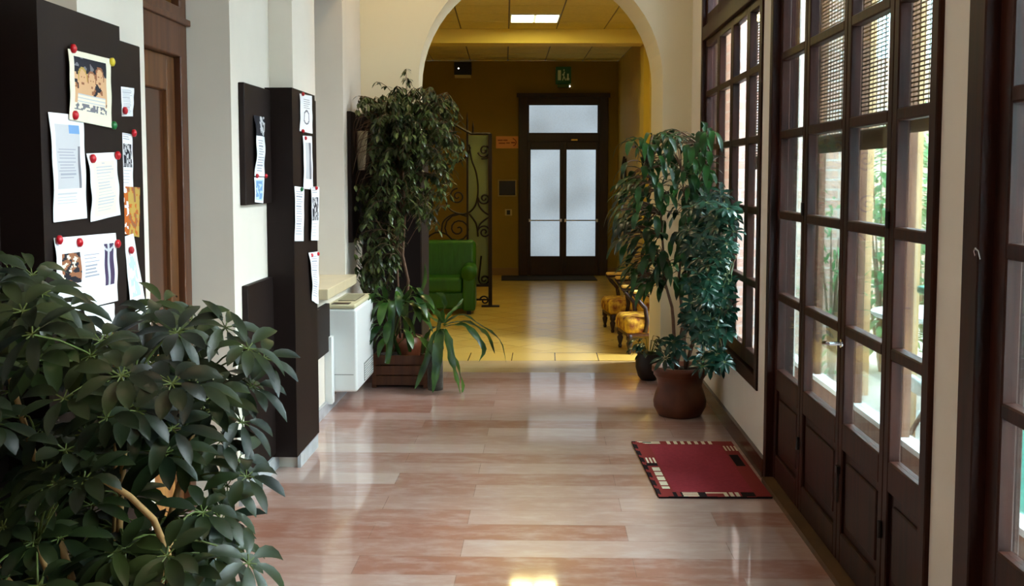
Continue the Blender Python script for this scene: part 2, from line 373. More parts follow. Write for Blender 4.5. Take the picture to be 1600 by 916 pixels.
# ------------------------------------------------------------ setting: yellow room beyond the arch
ROOM = Matrix.Translation((-.03, YB, 0)) @ Matrix.Rotation(R(2.1), 4, 'Z')
XF = ROOM
UL, UR, VE, RC = -2.6, 1.516, 8.14, 3.45
OR = (0, 0, 0)
def rstruct(name, mb, m, label, cat, bevel=0):
    o = mb.build(name, m, origin=(0, 0, 0), bevel=bevel); return tag(o, label, cat, kind='structure')
me_floor = MB().box(UL-.3, UR+.3, .42, VE+.2, -.1, 0)
rstruct('floor_room', me_floor, M_tile, 'cream diamond laid tile floor of the yellow room', 'floor')
rstruct('trim_2', MB().box(UL-.3, UR+.3, .0, .42, -.1, 0.0005), M_tileb, 'border row of straight cream tiles at the edge of the yellow room', 'tile border')
rstruct('wall_end', MB().box(UL-.2, UR+.2, VE, VE+.2, 0, RC), M_yellow_dim, 'yellow wall at the far end of the room, its dimness put into the colour', 'wall')
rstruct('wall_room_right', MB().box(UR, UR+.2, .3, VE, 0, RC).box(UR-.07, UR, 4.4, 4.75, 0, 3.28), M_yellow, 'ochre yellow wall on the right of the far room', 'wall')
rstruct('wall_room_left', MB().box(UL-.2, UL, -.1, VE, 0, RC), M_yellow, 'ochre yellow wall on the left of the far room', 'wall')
b = MB().box(UL, UR, VE-.015, VE, 0, .12)
rstruct('baseboard_end', b, mat('tan_skirting', srgb(130, 96, 44), .5), 'tan skirting along the far end wall', 'skirting')
rstruct('baseboard_room_right', MB().box(UR-.015, UR, .3, VE-.02, 0, .12), MT['tan_skirting'], 'tan skirting along the right wall of the far room', 'skirting')
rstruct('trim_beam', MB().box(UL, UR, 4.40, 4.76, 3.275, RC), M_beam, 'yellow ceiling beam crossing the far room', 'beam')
# suspended ceiling: panels with a dark joint grid
M_ctile = mat('ceiling_tile', srgb(232, 212, 120), .8, .2, noise_=.08, nscale=30)  # white tiles toned yellow, the lamplight on them put into the base colour
M_cgrid = mat('ceiling_grid', srgb(120, 104, 48), .6)
b = MB(); b.m = 1; b.box(UL-.2, UR+.2, -.1, VE+.2, RC+.012, RC+.08); b.m = 0
us = []; u = -.257-.6*4
while u < UR: us.append(u); u += .6
def tiles(vs):
    for i in range(len(vs)-1):
        for u in us:
            a, c = max(u, UL), min(u+.6, UR)
            if c-a < .02: continue
            if abs(vs[i]-LV0) < .02 and abs(u-LU0) < .02: continue
            b.box(a+.009, c-.009, vs[i]+.009, vs[i+1]-.009, RC, RC+.012)
LU0, LV0 = -.257, 3.16
vs1 = [4.40-.62*k for k in range(7, -1, -1)]
LV0 = vs1[5]
tiles([max(0, v) for v in vs1]); tiles([4.76+.6*k for k in range(6)]+[VE])
rstruct('ceiling_room', b, [M_ctile, M_cgrid], 'suspended square tile ceiling of the yellow room', 'ceiling')
lt = thing('ceiling_light', 'square lit fluorescent panel set in the tile ceiling of the yellow room', 'ceiling light', (LU0+.3, LV0+.31, RC-.01))
MB().box(LU0+.012, LU0+.588, LV0+.012, LV0+.028, RC-.012, RC+.01).box(LU0+.012, LU0+.588, LV0+.592, LV0+.608, RC-.012, RC+.01).box(LU0+.012, LU0+.028, LV0+.028, LV0+.592, RC-.012, RC+.01).box(LU0+.572, LU0+.588, LV0+.028, LV0+.592, RC-.012, RC+.01).build('frame', M_white, lt)
MB().box(LU0+.03, LU0+.57, LV0+.03, LV0+.59, RC-.006, RC+.008).build('diffuser', M_lamp, lt)
MB().box(LU0+.285, LU0+.315, LV0+.03, LV0+.59, RC-.014, RC-.006).build('louvre_bar', mat('louvre', srgb(250, 225, 150), .5, emit=(1, .8, .4), es=1.5), lt)

# end door
ed = thing('door_1', 'dark mahogany double door with frosted panes and a transom at the far end', 'door', (.63, VE-.05, 0), kind='structure')
D0, D1 = -.085, 1.352
MB().box(D0, D0+.14, VE-.09, VE+.02, 0, 2.88).box(D1-.14, D1, VE-.09, VE+.02, 0, 2.88).box(D0+.14, D1-.14, VE-.09, VE+.02, 2.74, 2.88).box(D0+.14, D1-.14, VE-.09, VE+.02, 2.16, 2.30).build('door_frame', M_endwood, ed, bevel=.006)
MB().box(D0-.03, D1+.03, VE-.11, VE-.09, 2.86, 2.93).build('cornice', M_endwood, ed)
tf = MB().box(D0+.14, D0+.17, VE-.06, VE-.02, 2.3, 2.74).box(D1-.17, D1-.14, VE-.06, VE-.02, 2.3, 2.74).build('transom_frame', M_endwood, ed)
MB().box(D0+.165, D1-.165, VE-.05, VE-.04, 2.30, 2.74).build('pane', M_frost, tf)
for i, (a, c) in enumerate(((D0+.14, .6335), (.6335, D1-.14))):
    l = MB().box(a, a+.055, VE-.07, VE-.02, .01, 2.16).box(c-.055, c, VE-.07, VE-.02, .01, 2.16).box(a+.055, c-.055, VE-.07, VE-.02, 2.03, 2.16).box(a+.055, c-.055, VE-.07, VE-.02, .01, .315).build('door_leaf', M_endwood, ed, bevel=.005)
    MB().box(a+.055, c-.055, VE-.05, VE-.04, .315, 2.03).build('pane', M_frost, l)
    MB().tube([(a+.045, VE-.11, .895), (c-.045, VE-.11, .895)], .011, 8).box(a+.02, a+.05, VE-.12, VE-.07, .87, .92).box(c-.05, c-.02, VE-.12, VE-.07, .87, .92).build('push_bar', M_chrome, l)
MB().box(.76, .86, VE-.097, VE-.09, 2.175, 2.2).build('name_plate', M_brass, ed)

# things on the end wall
def on_end(x, y): return ROOM.inverted() @ atY(x, y, 17.41)
a = on_end(710, 98); c = on_end(737, 118)
e = thing('emergency_lamp', 'dark rectangular emergency lamp box high on the far yellow wall', 'emergency light', ((a.x+c.x)/2, VE-.05, c.z))
MB().box(a.x, c.x, VE-.07, VE, c.z, a.z).build('housing', M_black, e, bevel=.008)
MB().box(a.x+.01, c.x-.01, VE-.075, VE, c.z-.045, c.z).build('diffuser', mat('dull_white', srgb(190, 180, 140), .5), e)
MB().lathe([(.012, -.076), (.012, -.07)], (a.x+.07, VE, (a.z+c.z)/2), 10, 'y').build('indicator', M_bulb, e)
a = on_end(868, 105); c = on_end(892, 132)
e = thing('exit_sign', 'green exit sign with a white running figure above the far door', 'sign', ((a.x+c.x)/2, VE-.1, c.z))
MB().box(a.x, c.x, VE-.1, VE, c.z, a.z).build('sign_box', M_exit, e, bevel=.004)
b = MB(); W_ = c.x-a.x; H_ = a.z-c.z; f_ = VE-.103
def sr(x0, x1, z0, z1, rt=0):
    b.box(a.x+x0*W_, a.x+x1*W_, f_, f_+.002, c.z+z0*H_, c.z+z1*H_, Matrix.Rotation(R(rt), 3, 'Y') if rt else None)
sr(.14, .34, .22, .8); sr(.5, .57, .45, .72, 12); sr(.46, .52, .2, .46, 20); sr(.56, .62, .2, .46, -25); sr(.5, .57, .76, .85); sr(.43, .5, .5, .6, 40)
sr(.74, .84, .3, .6); sr(.7, .88, .22, .34, 0)
b.build('pictogram', M_exitw, e)
MB().box(a.x+.03, c.x-.03, VE-.09, VE, c.z-.05, c.z).build('lamp_strip', mat('dull_green', srgb(70, 110, 70), .5), e)
a = on_end(880, 130); c = on_end(893, 140)
e = thing('motion_sensor', 'small sensor with a white pilot light just under the exit sign', 'sensor', ((a.x+c.x)/2, VE-.04, c.z))
MB().box(a.x-.08, c.x, VE-.045, VE, c.z, a.z-.075).build('housing', mat('ochre_plastic', srgb(150, 118, 50), .5), e, bevel=.006)
MB().lathe([(.014, -.05), (.014, -.04)], (c.x-.03, VE, (a.z+c.z)/2), 10, 'y').build('indicator', M_bulb, e)
a = on_end(778, 281); c = on_end(807, 307)
e = thing('wall_display', 'dark rectangular display in a pale frame left of the far door', 'display panel', ((a.x+c.x)/2, VE-.03, c.z))
MB().box(a.x, c.x, VE-.03, VE, c.z, a.z).build('frame', mat('khaki_frame', srgb(170, 150, 90), .5), e, bevel=.004)
MB().box(a.x+.02, c.x-.02, VE-.034, VE-.028, c.z+.02, a.z-.02).build('screen', M_screen, e)
a = on_end(789, 328); c = on_end(800, 336)
e = thing('light_switch', 'small light switch with black rocker left of the far door', 'switch', ((a.x+c.x)/2, VE-.01, c.z))
MB().box(a.x, c.x, VE-.012, VE, c.z-.01, a.z+.01).build('plate', mat('ivory', srgb(190, 170, 110), .5), e, bevel=.003)
MB().box(a.x+.03, c.x-.03, VE-.018, VE-.011, c.z+.005, a.z-.005).build('rocker', M_black, e)
a = on_end(775, 213); c = on_end(813, 232); a = Vector((a.x, 0, a.z)); c = Vector((D0-.005, 0, c.z))
e = thing('direction_sign', 'small orange direction sign with a dark arrow beside the far door', 'sign', ((a.x+c.x)/2, VE-.012, c.z))
MB().box(a.x, c.x, VE-.012, VE, c.z, a.z).build('sign_plate', M_osign, e)
b = MB(); W_ = c.x-a.x; H_ = a.z-c.z; y_ = VE-.015
for k, (x0, x1, zz) in enumerate(((.08, .3, .62), (.33, .52, .62), (.12, .42, .38), (.46, .62, .4))): b.box(a.x+x0*W_, a.x+x1*W_, y_, y_+.003, c.z+zz*H_, c.z+(zz+.09)*H_)
b.box(a.x+.68*W_, a.x+.86*W_, y_, y_+.003, c.z+.42*H_, c.z+.52*H_)
b.tube([(a.x+.76*W_, y_, c.z+.82*H_), (a.x+.88*W_, y_, c.z+.66*H_), (a.x+.91*W_, y_, c.z+.5*H_), (a.x+.87*W_, y_, c.z+.3*H_), (a.x+.78*W_, y_, c.z+.2*H_)], .008, 6)
b.build('lettering', M_signink, e)
# right wall things
e = thing('wall_lamp', 'dark slender fixture hanging on the right wall of the yellow room', 'wall fixture', (UR-.04, 6.9, 1.5))
MB().box(UR-.03, UR, 6.86, 6.96, 1.47, 1.87).build('back_plate', M_iron, e, bevel=.005)
MB().tube([(UR-.06, 6.91, 1.45), (UR-.07, 6.91, 1.6), (UR-.05, 6.91, 1.8), (UR-.03, 6.91, 1.9)], .018, 8).build('arm', M_iron, e)
e = MB().box(UR-.02, UR, 5.7, 5.98, 2.0, 2.03).build('wall_plaque', M_brown); tag(e, 'thin dark strip fixed to the sunny right wall of the yellow room', 'plaque')
# doormat
a = ROOM.inverted() @ Vector((-.66, 17.1, 0))
tag(MB().box(-.36, 1.12, VE-.95, VE-.2, 0.001, .014).build('doormat', M_mat, bevel=.004), 'dark grey doormat lying in front of the far door', 'doormat')

# green armchair (faces the corridor)
def armchair():
    c = ROOM.inverted() @ Vector((-1.17, 12.37, 0)); ux, vy = c.x, c.y
    t = thing('armchair', 'bright green leather armchair standing before the iron gate', 'armchair', (ux, vy+.4, 0))
    MB().box(ux-.37, ux+.37, vy+.03, vy+.60, .06, .26).build('base', M_green, t, bevel=.03, seg=3)
    MB().box(ux-.23, ux+.23, vy+.0, vy+.46, .25, .43).build('seat_cushion', M_green, t, bevel=.05, seg=4)
    b = MB(); rot = Matrix.Rotation(R(-10), 3, 'X'); b.box(ux-.37, ux+.37, vy+.43, vy+.60, .25, .84, rot, (ux, vy+.52, .25)); b.build('backrest', M_green, t, bevel=.06, seg=4)
    for s in (-1, 1):
        x = ux+s*.30
        a = MB().box(x-.075, x+.075, vy-.01, vy+.58, .04, .46).build('armrest', M_green, t, bevel=.03, seg=3)
        MB().lathe([(.0, 0), (.085, .006), (.092, .03), (.092, .54), (.07, .58), (0, .59)], (x, vy-.02, .48), 20, 'y').build('arm_roll', M_green, a, smooth=True)
        for yy in (vy+.05, vy+.55): MB().box(x-.025, x+.025, yy-.025, yy+.025, 0, .06).build('leg', M_black, t)
armchair()

# wrought iron gate leaf behind the armchair
def spiral(cx, cz, r, turns, a0, y, sgn=1, n=26, r1=.012):
    return [(cx+(r+(r1-r)*k/n)*math.cos(a0+sgn*turns*2*PI*k/n), y, cz+(r+(r1-r)*k/n)*math.sin(a0+sgn*turns*2*PI*k/n)) for k in range(n+1)]
def gate():
    gp = ROOM.inverted() @ Vector((-.60, 12.72, 0))
    g1x = gp.x; y = gp.y+.42; armg = 0; sc_ = 13.14/12.72
    g1x = gp.x - .02
    t = thing('iron_gate', 'tall wrought iron scroll gate leaf standing open behind the green armchair', 'gate', (g1x-.6, y, 0))
    x1 = g1x; xm = x1-.30; x0 = x1-1.25; zt = 2.10
    MB().box(x1-.045, x1, y-.025, y+.025, 0, zt+.02).build('post', M_iron, t)
    MB().box(x0-.02, x0+.02, y-.02, y+.02, 0, zt+.3).build('post', M_iron, t)
    MB().box(xm-.012, xm+.012, y-.012, y+.012, .24, zt+.05).build('upright', M_iron, t)
    pts = [(x1-.02+(x0-x1+.02)*k/16, y, zt+.02+.22*math.sin(PI/2*min(1, max(0, (k/16-.2)/.45)))) for k in range(17)]
    MB().tube(pts, .018, 6).build('top_rail', M_iron, t)
    MB().box(x0, x1-.04, y-.014, y+.014, .25, .28).box(x0, x1-.04, y-.014, y+.014, .08, .1).build('bottom_rail', M_iron, t)
    for dx, h in ((0, .28), (.07, .17), (-.16, .2)): MB().tube([(xm+dx, y, zt+.02), (xm+dx, y, zt+h*.6), (xm+dx, y, zt+h)], [.012, .014, .002], 6).build('finial', M_iron, t)
    def G(px, py): q = ROOM.inverted() @ atY(px, py, 13.12); return q.x, q.z
    for px, py, r_, tu, a0, sg in ((715, 307, .10, 1.7, PI*.5, 1), (716, 358, .19, 2.2, PI*.3, 1), (757, 235, .085, 1.6, PI*1.1, 1), (757, 310, .075, 1.5, PI, 1), (757, 363, .085, 1.7, PI, -1), (712, 230, .09, 1.6, 0, -1), (757, 437, .07, 1.5, PI, 1), (757, 470, .06, 1.3, PI, -1), (684, 385, .20, 1.8, 0, 1), (668, 250, .14, 1.8, PI, 1), (664, 320, .13, 1.8, PI, -1)):
        cx, cz = G(px, py); MB().tube(spiral(cx, cz, r_, tu, a0, y, sg), .011, 5).build('scroll', M_iron, t)
    for P in ([(735, 230), (730, 243), (718, 252), (700, 257), (688, 259)], [(733, 226), (737, 250), (744, 270), (747, 295), (744, 318), (733, 332), (718, 334), (703, 327), (697, 316)],
              [(767, 338), (755, 330), (748, 320), (747, 308)], [(767, 338), (756, 345), (749, 352), (746, 363)], [(716, 333), (702, 338), (692, 348), (690, 362)], [(733, 334), (744, 350), (747, 370)], [(752, 400), (750, 420), (748, 437)], [(766, 226), (764, 245), (752, 248)]):
        Q = [Vector((G(*p)[0], y, G(*p)[1])) for p in P]; m = len(Q)-1; C = []
        for k in range(m*5+1):
            tt = k/5; i = min(int(tt), m-1); f = tt-i; p0, p1, p2, p3 = Q[max(i-1, 0)], Q[i], Q[i+1], Q[min(i+2, m)]
            C.append(.5*((2*p1)+(p2-p0)*f+(2*p0-5*p1+4*p2-p3)*f*f+(3*p1-p0-3*p2+p3)*f**3))
        MB().tube(C, .011, 5).build('curved_bar', M_iron, t)
    MB().box(xm+.014, x1-.05, y+.03, y+.038, .28, zt).build('glass_panel', M_gglass, t)
    MB().box(x1-.13, x1+.09, y-.04, y+.04, 0, .02).build('foot', M_iron, t)
    MB().box(x0-.09, x0+.09, y-.04, y+.04, 0, .02).build('foot', M_iron, t)
gate()

# two low floral chairs along the right wall, facing left
def low_chair(px, py, ang, label):
    global XF
    keep = XF
    XF = Matrix.Translation((px, py, 0)) @ Matrix.Rotation(R(ang), 4, 'Z')   # local: front edge at x = 0, seat runs to +x, y centred
    t = thing('low_armchair', label, 'chair', (.25, 0, 0), 'low floral armchairs on the right of the yellow room')
    s_ = MB().box(-.01, .50, -.24, .24, .18, .34).build('seat', M_floral, t, bevel=.055, seg=4)
    MB().box(.01, .5, -.225, .225, .165, .19).build('seat_frame', M_brown, s_)
    for y in (-.2, .2):
        MB().lathe([(.014, 0), (.02, .02), (.014, .035), (.024, .07), (.03, .1), (.018, .12), (.03, .135), (.03, .18)], (.035, y, 0), 12).build('leg', M_endwood, t, smooth=True)
        MB().tube([(.5, y, 0), (.48, y, .1), (.47, y, .2)], .018, 6).build('leg', M_endwood, t)
    for y in (-.235, .235):
        a = MB().tube([(.17, y, .20), (.19, y, .3), (.17, y, .42), (.10, y, .50), (.05, y, .545), (.2, y, .555), (.42, y, .55), (.50, y, .6)], [.022, .022, .02, .02, .022, .02, .02, .018], 8).build('armrest', M_endwood, t, smooth=True)
        MB().box(.05, .26, y-.03, y+.03, .555, .585).build('arm_pad', M_arm, a, bevel=.014, seg=3)
    rot = Matrix.Rotation(R(12), 3, 'Y')
    MB().box(.47, .53, -.22, .22, .34, .95, rot, (.5, 0, .3)).build('backrest', M_floral, t, bevel=.025, seg=3)
    b = MB()
    for y in (-.235, .235): b.box(.475, .52, y-.018, y+.018, .15, .98, rot, (.5, 0, .3))
    b.box(.475, .52, -.25, .25, .96, 1.0, rot, (.5, 0, .3)); b.build('back_frame', M_endwood, t, bevel=.006)
    XF = keep
XFk = XF; XF = Matrix.Identity(4)
low_chair(.645, 11.18, 8, 'farther of two low yellow floral armchairs with dark wooden arms')
low_chair(.71, 9.83, 8, 'nearer low yellow floral armchair half hidden behind the arch')
# ================================================================= corridor objects
# ---- dark boards on the left wall
BX = -1.335
def board(name, label, parts):
    o = thing(name, label, 'notice board', parts[0][2])
    for nm, boxes, _ in parts:
        b = MB()
        for q in boxes: b.box(*q)
        b.build(nm, M_board, o, bevel=.003, seg=1)
    return o
def pil_board(y0, y1, py0, label):
    o = thing('pilaster_board', label, 'notice board', ((XL+BX)/2, (y0+y1)/2, .08))
    MB().box(BX-.012, BX, y0, y1, .08, 2.07).build('front_panel', M_board, o)
    MB().box(XL, BX-.012, y0, y0+.018, .08, 2.07).build('side_panel', M_board, o)
    MB().box(XL, BX-.012, y1-.018, y1, .08, 2.07).build('side_panel', M_board, o)
    return o
pil_board(2.83, 3.385, 0, 'tall dark brown board wrapping the pilaster at the left foreground')
pil_board(5.70, 6.27, 0, 'tall dark brown board wrapping the pilaster beside the window niche')
def flat(y0, y1, z0, z1, label, x1=-1.45):
    o = MB().box(XL, x1, y0, y1, z0, z1).build('wall_panel', M_board, bevel=.003, seg=1); tag(o, label, 'notice board', 'dark flat panels on the left wall')
    return o
flat(3.387, 3.86, .10, 2.065, 'flat dark panel right of the foreground board holding an orange print')
flat(2.0, 2.828, .10, 2.065, 'flat dark panel left of the foreground board, behind the leafy plant')
flat(5.20, 5.698, 1.46, 2.055, 'small square dark panel at eye height with one curled sheet')
flat(5.20, 5.698, .10, 1.065, 'low dark panel reaching from waist height down to the skirting')
flat(6.272, 6.84, .80, 2.08, 'narrow dark strip panel right of the papers, beside the niche')
flat(6.272, 7.20, .42, .745, 'short low dark panel under the sill, left of the white heater')
flat(8.08, 8.68, 1.10, 2.09, 'dark panel partly behind the ficus, right of the window niche')
tag(MB().box(-1.012, -.996, YA-.002, YB-.02, .03, 1.75).build('wall_panel', M_board), 'dark narrow sheet added to darken the lit inner side of the left arch pier', 'notice board')  # dark sheet added to cover the brightly lit strip of the pier
o = tag(MB().box(XL+.01, -1.0, YA-.03, YA-.003, .03, 2.1).build('wall_panel', M_board), 'dark panel behind the ficus covering the foot of the arch', 'notice board', 'dark flat panels on the left wall')

# ---- papers: bent grids printed cell by cell
PAL = [M_paper, M_paper2, M_ink, M_ink2, M_inkm, M_flesh, M_flesh2, M_bluep, M_lblue, M_orange, M_goldp, M_lgrey, M_mauve]
def paper(name, label, px, X, fn, cat='paper', bulge=.004, nx=18, ny=72, gap=.003, group='papers pinned to the dark boards', curl=0):
    TL, TR, BR, BL = [atX(x, y, X+gap) for x, y in px]
    b = MB(); g = []
    for j in range(ny+1):
        v = j/ny; row = []
        for i in range(nx+1):
            u = i/nx
            p = TL*(1-u)*(1-v)+TR*u*(1-v)+BR*u*v+BL*(1-u)*v
            p.x = X+gap+bulge*math.sin(PI*v)*(.6+.4*math.sin(3*u+1))+bulge*.35*math.sin(7*v+4*u)**2+curl*v*v
            row.append(b.V(p))
        g.append(row)
    for j in range(ny):
        for i in range(nx):
            b.m = fn((i+.5)/nx, (j+.5)/ny); b.Fc(g[j][i], g[j+1][i], g[j+1][i+1], g[j][i+1])
    o = b.build(name, PAL, smooth=True, solid=.0006)
    return tag(o, label, cat, group)
def nz(u, v, s, k=0): return noise.noise(Vector((u*s+k, v*s*1.3, k*1.7)))
def lines(u, v, u0, u1, v0, v1, n, ink=2, base=0, seed=0):
    if u0 < u < u1 and v0 < v < v1:
        t = (v-v0)/(v1-v0)*n
        if t % 1 < .36 and u < u1-(hash((int(t), seed)) % 5)*.04*(u1-u0)/.6: return ink
    return base
def photo_poster(u, v):
    if not (.1 < u < .88 and .08 < v < .84): return 1
    if .60 < v < .74 and .16 < u < .84: return 1 if (v*40) % 2 > .7 else 11
    if v >= .74: return 1 if nz(u, v, 14, 3) > .1 else 4
    for cx, cv in ((.29, .38), (.50, .41), (.70, .33)):
        e = math.hypot((u-cx)/.085, (v-cv)/.13)
        if e < 1:
            if abs(abs(u-cx)-.032) < .012 and abs(v-cv+.02) < .012: return 6
            if abs(v-cv-.07) < .012 and abs(u-cx) < .03: return 6
            return 5
        if e < 1.3 and v < cv+.03: return 10 if cx < .4 else 6
    if v < .30: return 3 if nz(u, v, 9) < .3 else 4
    return 5 if nz(u, v, 11, 5) > -.22 else (6 if nz(u, v, 9, 2) > -.1 else 3)
def letter(u, v):
    if .12 < u < .84 and .1 < v < .70:
        if .55 < u and v < .18: return 7
        if .32 < v < .62 and (v*34) % 1 < .34 and .16+.06*((int(v*34)*7) % 3)/3 < u < .62+.12*((int(v*34)*5) % 4)/4: return 2
        return 11 if u < .72 else (11 if v < .3 else 4) if u > .78 else 11
    return lines(u, v, .12, .8, .74, .86, 4, 11, 0, 2)
def cream_letter(u, v):
    if .1 < u < .9 and .12 < v < .95: return lines(u, v, .2, .82, .2, .9, 15, 11, 1, 3) if v > .2 else (11 if abs(u-.5) < .08 and abs(v-.155) < .008 else 1)
    return 0
def wide_sheet(u, v):
    if .08 < u < .36 and .22 < v < .62: return (1 if nz(u, v, 16, 2) > .2 else 6) if nz(u, v, 12, 8) > -.05 else 3
    if .76 < u < .94 and .14 < v < .74:
        if abs(u-.85) < .022: return 11
        if abs(v-.26-abs(u-.85)*-.8) < .022: return 11
        return 12
    return lines(u, v, .42, .68, .26, .6, 7, 2, 0, 5)
def bw_sheet(u, v):
    if v < .14: return lines(u, v, .1, .9, .02, .13, 3, 2, 0, 1)
    if .05 < u < .9 and .2 < v < .62: return 3 if nz(u, v, 9, 4) > 0 else 11
    return lines(u, v, .1, .8, .68, .95, 5, 11, 0, 1)
def gold_print(u, v):
    if u < .3: return 9 if nz(u, v, 9, 2) > -.2 else 0
    if .62 < u < .75 and v < .3: return 6
    a = nz(u, v, 6, 9); return 10 if a > -.05 else (9 if a > -.25 else 6)
def blue_sheet(u, v):
    if .15 < u < .8 and .25 < v < .72: return 8 if nz(u, v, 8, 6) > -.1 else 0
    return 0
def plain_lines(u, v): return lines(u, v, .12, .85, .08, .9, 18, 2, 0, 7)
def sketch_sheet(u, v):
    if abs(math.hypot((u-.5)*1.0, (v-.6)*1.3)-.22) < .03: return 4
    return lines(u, v, .25, .8, .12, .4, 5, 4, 0, 8)
def dark_top(u, v):
    if v < .34: return 3 if u < .5 or nz(u, v, 8, 3) > .1 else 11
    return lines(u, v, .15, .85, .4, .95, 12, 2, 0, 4)
def grey_photo(u, v):
    if .2 < u < .85 and .12 < v < .8: return 11 if u < .6 else 4
    return 0
def blue_small(u, v): return 7 if (.12 < u < .85 and .15 < v < .85 and nz(u, v, 6, 3) > -.1) else 8 if .1 < u < .9 and .1 < v < .9 else 0
P_ = paper
P_('photo_poster', 'white bordered photo poster of close faces, topmost on the foreground board', [(106, 76), (172, 92), (174, 200), (108, 187)], BX, photo_poster, 'poster', gap=.008, nx=48, ny=60)
P_('letter_sheet', 'long white sheet with a grey handwritten note, left side of foreground board', [(75, 175), (129, 181), (135, 341), (83, 348)], BX, letter, bulge=.006, nx=26, ny=110)
P_('text_sheet', 'cream sheet of typed lines hung by two red pins under the photo poster', [(135, 240), (180, 238), (187, 336), (141, 347)], BX, cream_letter, bulge=.008, ny=90)
P_('picture_sheet', 'wide white sheet with two dark pictures under the letters', [(84, 372), (180, 364), (183, 470), (86, 495)], BX, wide_sheet, bulge=.007, nx=52, ny=84)
P_('blank_sheet', 'white sheet partly behind leaves, lowest on the foreground board', [(131, 484), (178, 474), (179, 521), (133, 530)], BX, lambda u, v: 0, gap=.0015)
P_('note_sheet', 'small white note pinned alone at upper right of the foreground boards', [(186.5, 135), (209, 138), (207, 182), (189, 182)], -1.45, plain_lines)
P_('flyer', 'narrow flyer with a black and white picture, right foreground panel', [(189, 207), (206, 210), (207.5, 293), (190, 293)], -1.45, bw_sheet)
P_('colour_print', 'orange and gold picture print on the right foreground panel', [(190.5, 291), (218, 293), (217, 371), (193, 366)], -1.45, gold_print, 'print', gap=.006)
P_('tilted_sheet', 'long tilted white sheet hanging loose below the orange print', [(193, 370), (208, 365), (227, 493), (201, 504)], -1.45, blue_sheet, gap=.012, curl=.01)
P_('curled_sheet', 'tall curled sheet with a dark picture on the small square panel', [(396, 180), (412, 183), (412, 276), (397, 275)], -1.45, dark_top, bulge=.014)
P_('postcard', 'small bluish card pinned below the curled sheet on the square panel', [(397, 277), (413, 277), (411, 318), (398, 316)], -1.45, blue_small, 'card', bulge=.002)
P_('drawing_sheet', 'sheet with a faint line drawing, top of the second pilaster board', [(468, 146), (487, 150), (488, 209), (468, 205)], BX, sketch_sheet)
P_('grey_sheet', 'sheet with a grey photograph just below the line drawing', [(473, 212), (487, 213), (489, 297), (474, 295)], BX, grey_photo, gap=.008)
P_('list_sheet', 'narrow typed sheet with a green pin on the second pilaster board edge', [(460, 291), (475, 293), (474, 377), (460, 377)], BX, plain_lines, gap=.005)
P_('advert_sheet', 'white sheet with a dark heading at the far edge of the second board', [(486, 292), (498.5, 292), (497.5, 376), (486, 376)], BX+.004, bw_sheet, gap=.012)
P_('loose_sheet', 'lowest pinkish white sheet hanging by the window sill corner', [(482, 395), (497, 393), (497, 476), (487, 470)], BX, plain_lines, gap=.006, bulge=.01)
def pin(x, y, X, m, label, r=.011, up=.012):
    p = atX(x, y, X); b = MB().lathe([(r*.5, 0), (r, .003), (r, .010), (r*.55, .014), (.001, .016)], (p.x+up-.012+.006, p.y, p.z), 12, 'x')
    tag(b.build('round_pin', m, smooth=True), label, 'pin', 'round pins on the notice boards')
for q in ((108, 76, BX, M_red, 'red round pin at the top left corner of the photo poster'),
          (169, 97, BX, M_yel, 'yellow round pin at the top right corner of the photo poster'),
          (111, 180, BX, M_red, 'red round pin at the bottom left corner of the photo poster'),
          (172, 196, BX, M_grn, 'green round pin at the bottom right corner of the photo poster'),
          (139, 248, BX, M_red, 'red round pin at the upper left of the cream text sheet'),
          (178, 243, BX, M_red, 'red round pin at the upper right of the cream text sheet'),
          (86, 375, BX, M_red, 'red round pin at the upper left corner of the wide picture sheet'),
          (118, 379, BX, M_red, 'red round pin above the left picture of the wide sheet'),
          (178, 381, BX, M_red, 'red round pin at the right corner of the wide picture sheet'),
          (89, 484, BX, M_red, 'red round pin at the bottom left of the wide picture sheet'),
          (190, 173, -1.45, M_red, 'red round pin at the lower left of the small white note'),
          (204, 208, -1.45, M_red, 'red round pin on top of the black and white flyer'),
          (200, 391, -1.44, M_red, 'red round pin holding the long tilted white sheet')): pin(*q, r=.013)
for q in ((398, 275, -1.45, M_red, 'red pin left of the gap between curled sheet and bluish card'),
          (412, 275, -1.45, M_red, 'red pin right of the gap between curled sheet and bluish card'),
          (470, 147, BX, M_red, 'red pin at the top of the line drawing sheet'),
          (470, 205, BX, M_red, 'red pin at the bottom of the line drawing sheet'),
          (474, 216, BX, M_red, 'red pin at the top of the grey photograph sheet'),
          (468, 296, BX, M_grn, 'green pin at the top of the narrow typed sheet'),
          (491, 294, BX+.01, M_red, 'red pin at the top of the sheet with dark heading'),
          (484, 399, BX, M_red, 'red pin at the left of the lowest loose sheet'),
          (494, 397, BX, M_red, 'red pin at the right of the lowest loose sheet')): pin(*q, r=.011)
# beige curled leaflet sticking out of the far dark panel
b = MB(); g = []
for j in range(9):
    v = j/8; g.append([b.V((-1.449+(.095-.03*v)*u+.004, 8.30-.05*math.sin(u*1.4)+.02*v, 1.95-.30*v)) for u in [i/6 for i in range(7)]])
for j in range(8):
    for i in range(6): b.Fc(g[j][i], g[j+1][i], g[j+1][i+1], g[j][i+1])
tag(b.build('leaflet', M_paper2, smooth=True, solid=.001), 'beige curled leaflet standing off the dark panel beside the ficus', 'leaflet')

